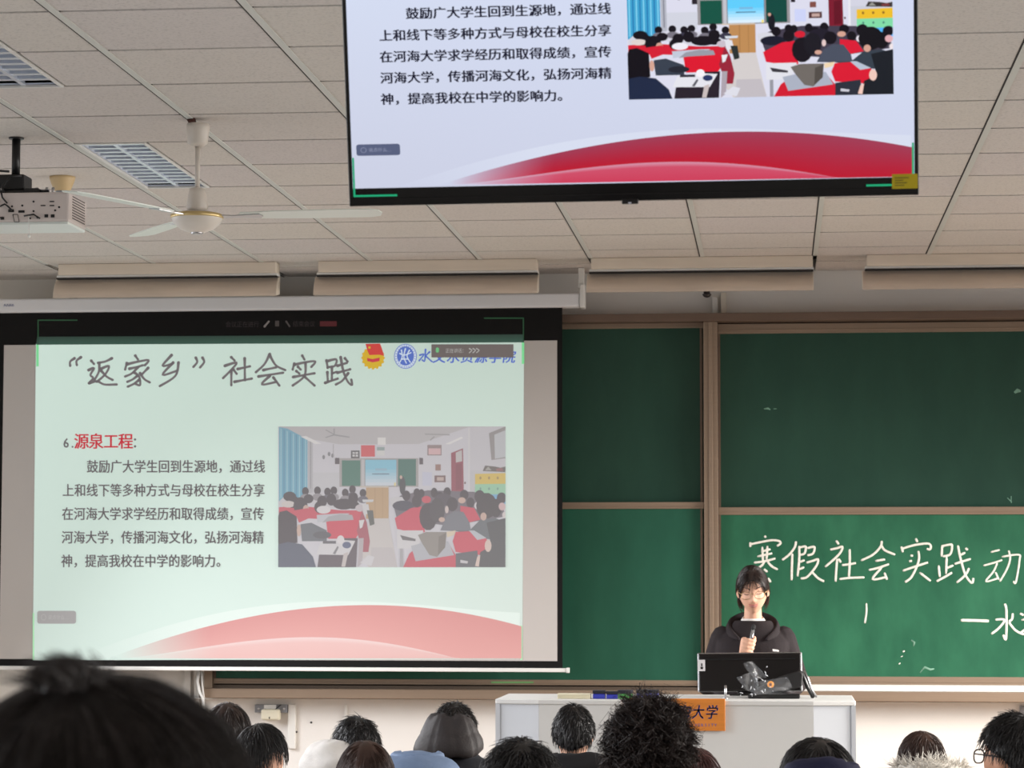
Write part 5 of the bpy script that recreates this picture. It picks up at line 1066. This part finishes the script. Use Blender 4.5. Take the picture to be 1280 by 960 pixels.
# right hand closed round the microphone
hz_ = mic0+mx*.02
limb(b, [wr, mic0+Vector((.03, -.006, -.02)), hz_+Vector((.028, -.004, .022))], [.022, .027, .024], 12, flat=.75, up=(1, 0, 0))
for i in range(4):
    o = mic0+mx*(.044-.0185*i); l_ = (1., 1.1, 1.03, .85)[i]
    limb(b, [o+Vector((.036, -.002, .002)), o+Vector((.034, .022, .006)), o+Vector((.010, .030, .004)), o+Vector((-.012*l_, .024, .0)), o+Vector((-.018*l_, .008, -.002))], [.0098, .0098, .0092, .0084, .0074], 10)
limb(b, [mic0+Vector((.02, -.014, -.012)), mic0+mx*.02+Vector((-.006, -.018, 0)), mic0+mx*.045+Vector((-.017, -.004, 0)), mic0+mx*.062+Vector((-.014, .012, 0))], [.014, .0125, .0105, .008], 10)
b.build('body', m_skin, tp, local=True, voxel=.0042, smooth_it=1)
hp = lambda x, z, off=0.: Mh @ front_pt(x, z, off)
m_lip = mat('lips', (190, 112, 104), .45); m_line = mat('eye_line', (44, 30, 28), .6); m_brow = mat('eyebrow', (64, 46, 40), .8)
def patch(name, pts_up, pts_dn, mt, off, th=.0012):
    b = MB(); n_ = len(pts_up); m_ = 5; rows = []
    for j in range(m_): rows.append([hp(*(np.array(pts_up[i])*(1-j/(m_-1))+np.array(pts_dn[i])*(j/(m_-1))), off+th*math.sin(PI*j/(m_-1))) for i in range(n_)])
    b.add([p for r_ in rows for p in r_], [(j*n_+i, j*n_+i+1, (j+1)*n_+i+1, (j+1)*n_+i) for j in range(m_-1) for i in range(n_-1)], 0, True)
    return b.build(name, mt, tp, local=True)
xs = np.linspace(-.023, .023, 11)
sm = lambda x: .006*(x/.023)**2
patch('upper_lip', [(x, -.0475+sm(x)*.8+.0015*math.cos(abs(x)/.006)*(abs(x) < .012)) for x in xs], [(x, -.0535+sm(x)) for x in xs], m_lip, .0022)
patch('teeth', [(x*.75, -.0525+sm(x)*.8) for x in xs], [(x*.75, -.0565+sm(x)*1.0) for x in xs], mat('teeth', (214, 196, 188), .4), .0012, .0004)
patch('lower_lip', [(x, -.0565+sm(x)*1.1) for x in xs], [(x*.9, -.0645+sm(x)*1.6) for x in xs], m_lip, .0022)
for s in (-1, 1):
    xe = np.linspace(.018, .045, 9)
    patch('eyelashes', [(s*x, .0085-.004*math.sin(PI*(x-.018)/.027)) for x in xe], [(s*x, .0058-.0042*math.sin(PI*(x-.018)/.027)) for x in xe], m_line, .0014)
    patch('eyelid_crease', [(s*x, .0165+.003*math.sin(PI*(x-.018)/.027)) for x in xe], [(s*x, .0153+.003*math.sin(PI*(x-.018)/.027)) for x in xe], mat('lid_crease', (176, 126, 104), .6), .0008, .0003)
    xe = np.linspace(.013, .052, 9)
    patch('eyebrow', [(s*x, .0345+.005*math.sin(PI*(x-.013)/.05)) for x in xe], [(s*x, .0300+.006*math.sin(PI*(x-.013)/.05)) for x in xe], m_brow, .0012)
glasses(tp, Mh, 1., mat('gold_spectacles', (176, 146, 104), .3, metal=.7), rd=.0014)
# hair: drawn back, centre-parted fringe, wisps by the neck
make_hair(tp, Mh, (.0835, .105, HC+.016), 'teacher', 2200, 31, h_dbrown, .07, .03, .0014, (0, .55, .84), 7, chaos=.08, g=.25)
rg = np.random.default_rng(9); nS = 700; P = np.zeros((nS, 8, 3))
for i in range(nS):
    s = 1 if i % 2 else -1; w_ = rg.random(); x0 = s*(.002+.022*rg.random()); ctrl = []
    z_end = .012-.05*rg.random()*(w_ > .3); x_end = s*(.063+.013*w_)
    for j in range(8):
        t = j/7; x = x0+(x_end-x0)*(t**.5); z = .09-(.088-z_end)*(t**1.35)-.0*rg.random(); x = max(-.0715, min(.0715, x)); lim = HA*taper(z/HC)*.985
        x = max(-lim, min(lim, x)); p = front_pt(x, min(z, .105), .006+.006*math.sin(PI*t)+.004*rg.random()); ctrl.append(Mh @ p)
    P[i] = np.array([tuple(v) for v in ctrl])
b = MB(); strands(b, P, .0013); b.build('fringe', h_dbrown, tp, local=True)
nS = 170; P = np.zeros((nS, 7, 3))
for i in range(nS):
    s = 1 if i % 2 else -1; x0 = s*(.058+.018*rg.random()); y0 = -.02-.05*rg.random(); z0 = -.01-.03*rg.random(); ln = .045+.05*rg.random()
    for j in range(7):
        t = j/6; P[i, j] = Mh @ Vector((x0+s*.010*math.sin(PI*t)-s*.012*t+rg.normal(0, .0006), y0, z0-ln*t))
b = MB(); strands(b, P, .0013); b.build('side_hair', h_brown, tp, local=True)
b = MB(); limb(b, [Mh @ Vector((0, -.105, -.03)), Mh @ Vector((0, -.125, -.09)), Mh @ Vector((0, -.11, -.17))], [.028, .03, .016], 14); b.build('ponytail', h_dbrown, tp, local=True)
# clothes
b = MB(); rg_ = []
for z, rx_, ry_, cy_ in ((.74, .20, .15, 0), (.84, .20, .15, 0), (.95, .195, .145, 0), (1.06, .195, .145, 0), (sh-.13, .2, .14, -.006), (sh-.095, .196, .134, -.01), (sh-.068, .178, .12, -.014), (sh-.04, .145, .106, -.014), (sh-.012, .11, .092, -.014), (sh+.008, .09, .082, -.014)): rg_.append(oval(z, rx_, ry_, 0, cy_, n=36, pw=2.3))
b.rings(rg_)
limb(b, [(.14, -.012, sh-.085), (.218, -.012, .98), tuple(wr+Vector((.016, -.012, -.022)))], [.074, .066, .046], 16); limb(b, [(-.14, -.012, sh-.085), (-.212, .03, .985), (-.15, .16, .95)], [.074, .066, .046], 16)
j_t = cloth('black_zip_jacket', (40, 34, 36)); jk = b.build('jacket', j_t, tp, local=True, voxel=.006, smooth_it=3)
# spread collar: two soft lapels rising behind the neck
for s in (-1, 1):
    b = MB(); rows = []
    for t in np.linspace(0, 1, 12):
        a = PI*1.5+s*(.05+2.35*t) if False else (-PI/2+s*(.02+2.72*t))
        wd = .056+.03*t; rr_ = .068+.012*t
        base = Vector((rr_*math.cos(a)*(1.02), -.014+rr_*math.sin(a)*(1.0), sh+.018-.038*t)); topp = base+Vector((math.cos(a)*(.022+.03*t), math.sin(a)*(.018+.015*t)+.012*t, wd*(.85-.72*t)))
        low_ = base+Vector((math.cos(a)*(.052+.026*t), math.sin(a)*(.045+.02*t)+.012*t, -.03-.036*t))
        e_ = low_+Vector((-s*.0, .004, -.012)); kf = 1-.8*t**3; base, topp, low_ = [e_+(v-e_)*kf for v in (base, topp, low_)]
        rows.append([base, base+(topp-base)*.6+Vector((math.cos(a), math.sin(a), 0))*-.004, topp, topp+(low_-topp)*.25+Vector((0, 0, .008)), topp+(low_-topp)*.65+Vector((math.cos(a), math.sin(a), 0))*.008, low_, base+(low_-base)*.5])
    b.rings(rows if s > 0 else rows[::-1]); b.build('collar', j_t, tp, local=True, sub=1)
b = MB(); rg_ = [oval(sh-.06, .09, .092, 0, -.004, pw=2., tilt=-.25), oval(sh-.02, .075, .082, 0, -.006, pw=2., tilt=-.25), oval(sh+.010, .060, .066, 0, -.008, pw=2., tilt=-.25), oval(sh+.022, .053, .058, 0, -.009, pw=2., tilt=-.25), oval(sh+.018, .047, .05, 0, -.009, pw=2.)]
b.rings(rg_, caps=False); b.build('white_shirt', cloth('white_cotton', (226, 224, 220)), tp, local=True)
b = MB(); b.tube([(.0, .132, sh-.075), (.0, .146, sh-.12), (.0, .150, .98), (.0, .155, .8)], .004, 6, flat=.6); b.build('zip', mat('dark_zip', (70, 62, 64), .4, metal=.4), tp, local=True)
lg = tl(969.5, 812.5, 12.846); b = MB(); b.prism([lg+Vector((.014, .004, -.006)), lg+Vector((-.016, -.004, -.008)), lg+Vector((-.016, -.004, -.001)), lg+Vector((-.004, .001, .003)), lg+Vector((.014, .005, .006))], (0, .006, 0)); b.build('chest_logo', mat('white_patch', (224, 222, 220), .6), tp, local=True)
b = MB(); 
for s in (-1, 1): limb(b, [(s*.09, 0, .84), (s*.09, .02, .46), (s*.09, -.005, .09)], [.105, .08, .066])
b.ell((0, 0, .84), (.17, .13, .1)); b.build('trousers', mat('dark_trousers', (34, 36, 44), .85), tp, local=True, voxel=.012, smooth_it=2)
for s in (-1, 1): b = MB(); limb(b, [(s*.09, -.025, .05), (s*.1, .14, .042)], [.05, .042], flat=.8); b.build('shoe', mat('grey_shoes', (120, 118, 116), .7), tp, local=True)
# the microphone in her hand (world coordinates)
W0 = MW[tp] @ (mic0-mx*.03); W1 = MW[tp] @ mic1; ax = (W1-W0).normalized()
mi = empty('microphone', tuple(W0)); tag(mi, 'small slim silver microphone held up by the woman at the lectern', 'microphone')
b = MB(); b.tube([W0, W0+(W1-W0)*.5, W0+(W1-W0)*.86], [.0085, .009, .0095], 14); b.build('handle', mat('silver_grip', (176, 178, 182), .25, metal=.8), mi)
b = MB(); b.tube([W0+(W1-W0)*.86, W0+(W1-W0)*.9, W1-ax*.004, W1, W1+ax*.004], [.0098, .0115, .0118, .009, .004], 14); b.build('grille', mat('dark_grille', (28, 28, 30), .6, metal=.3, bump=.5, bscale=900), mi)
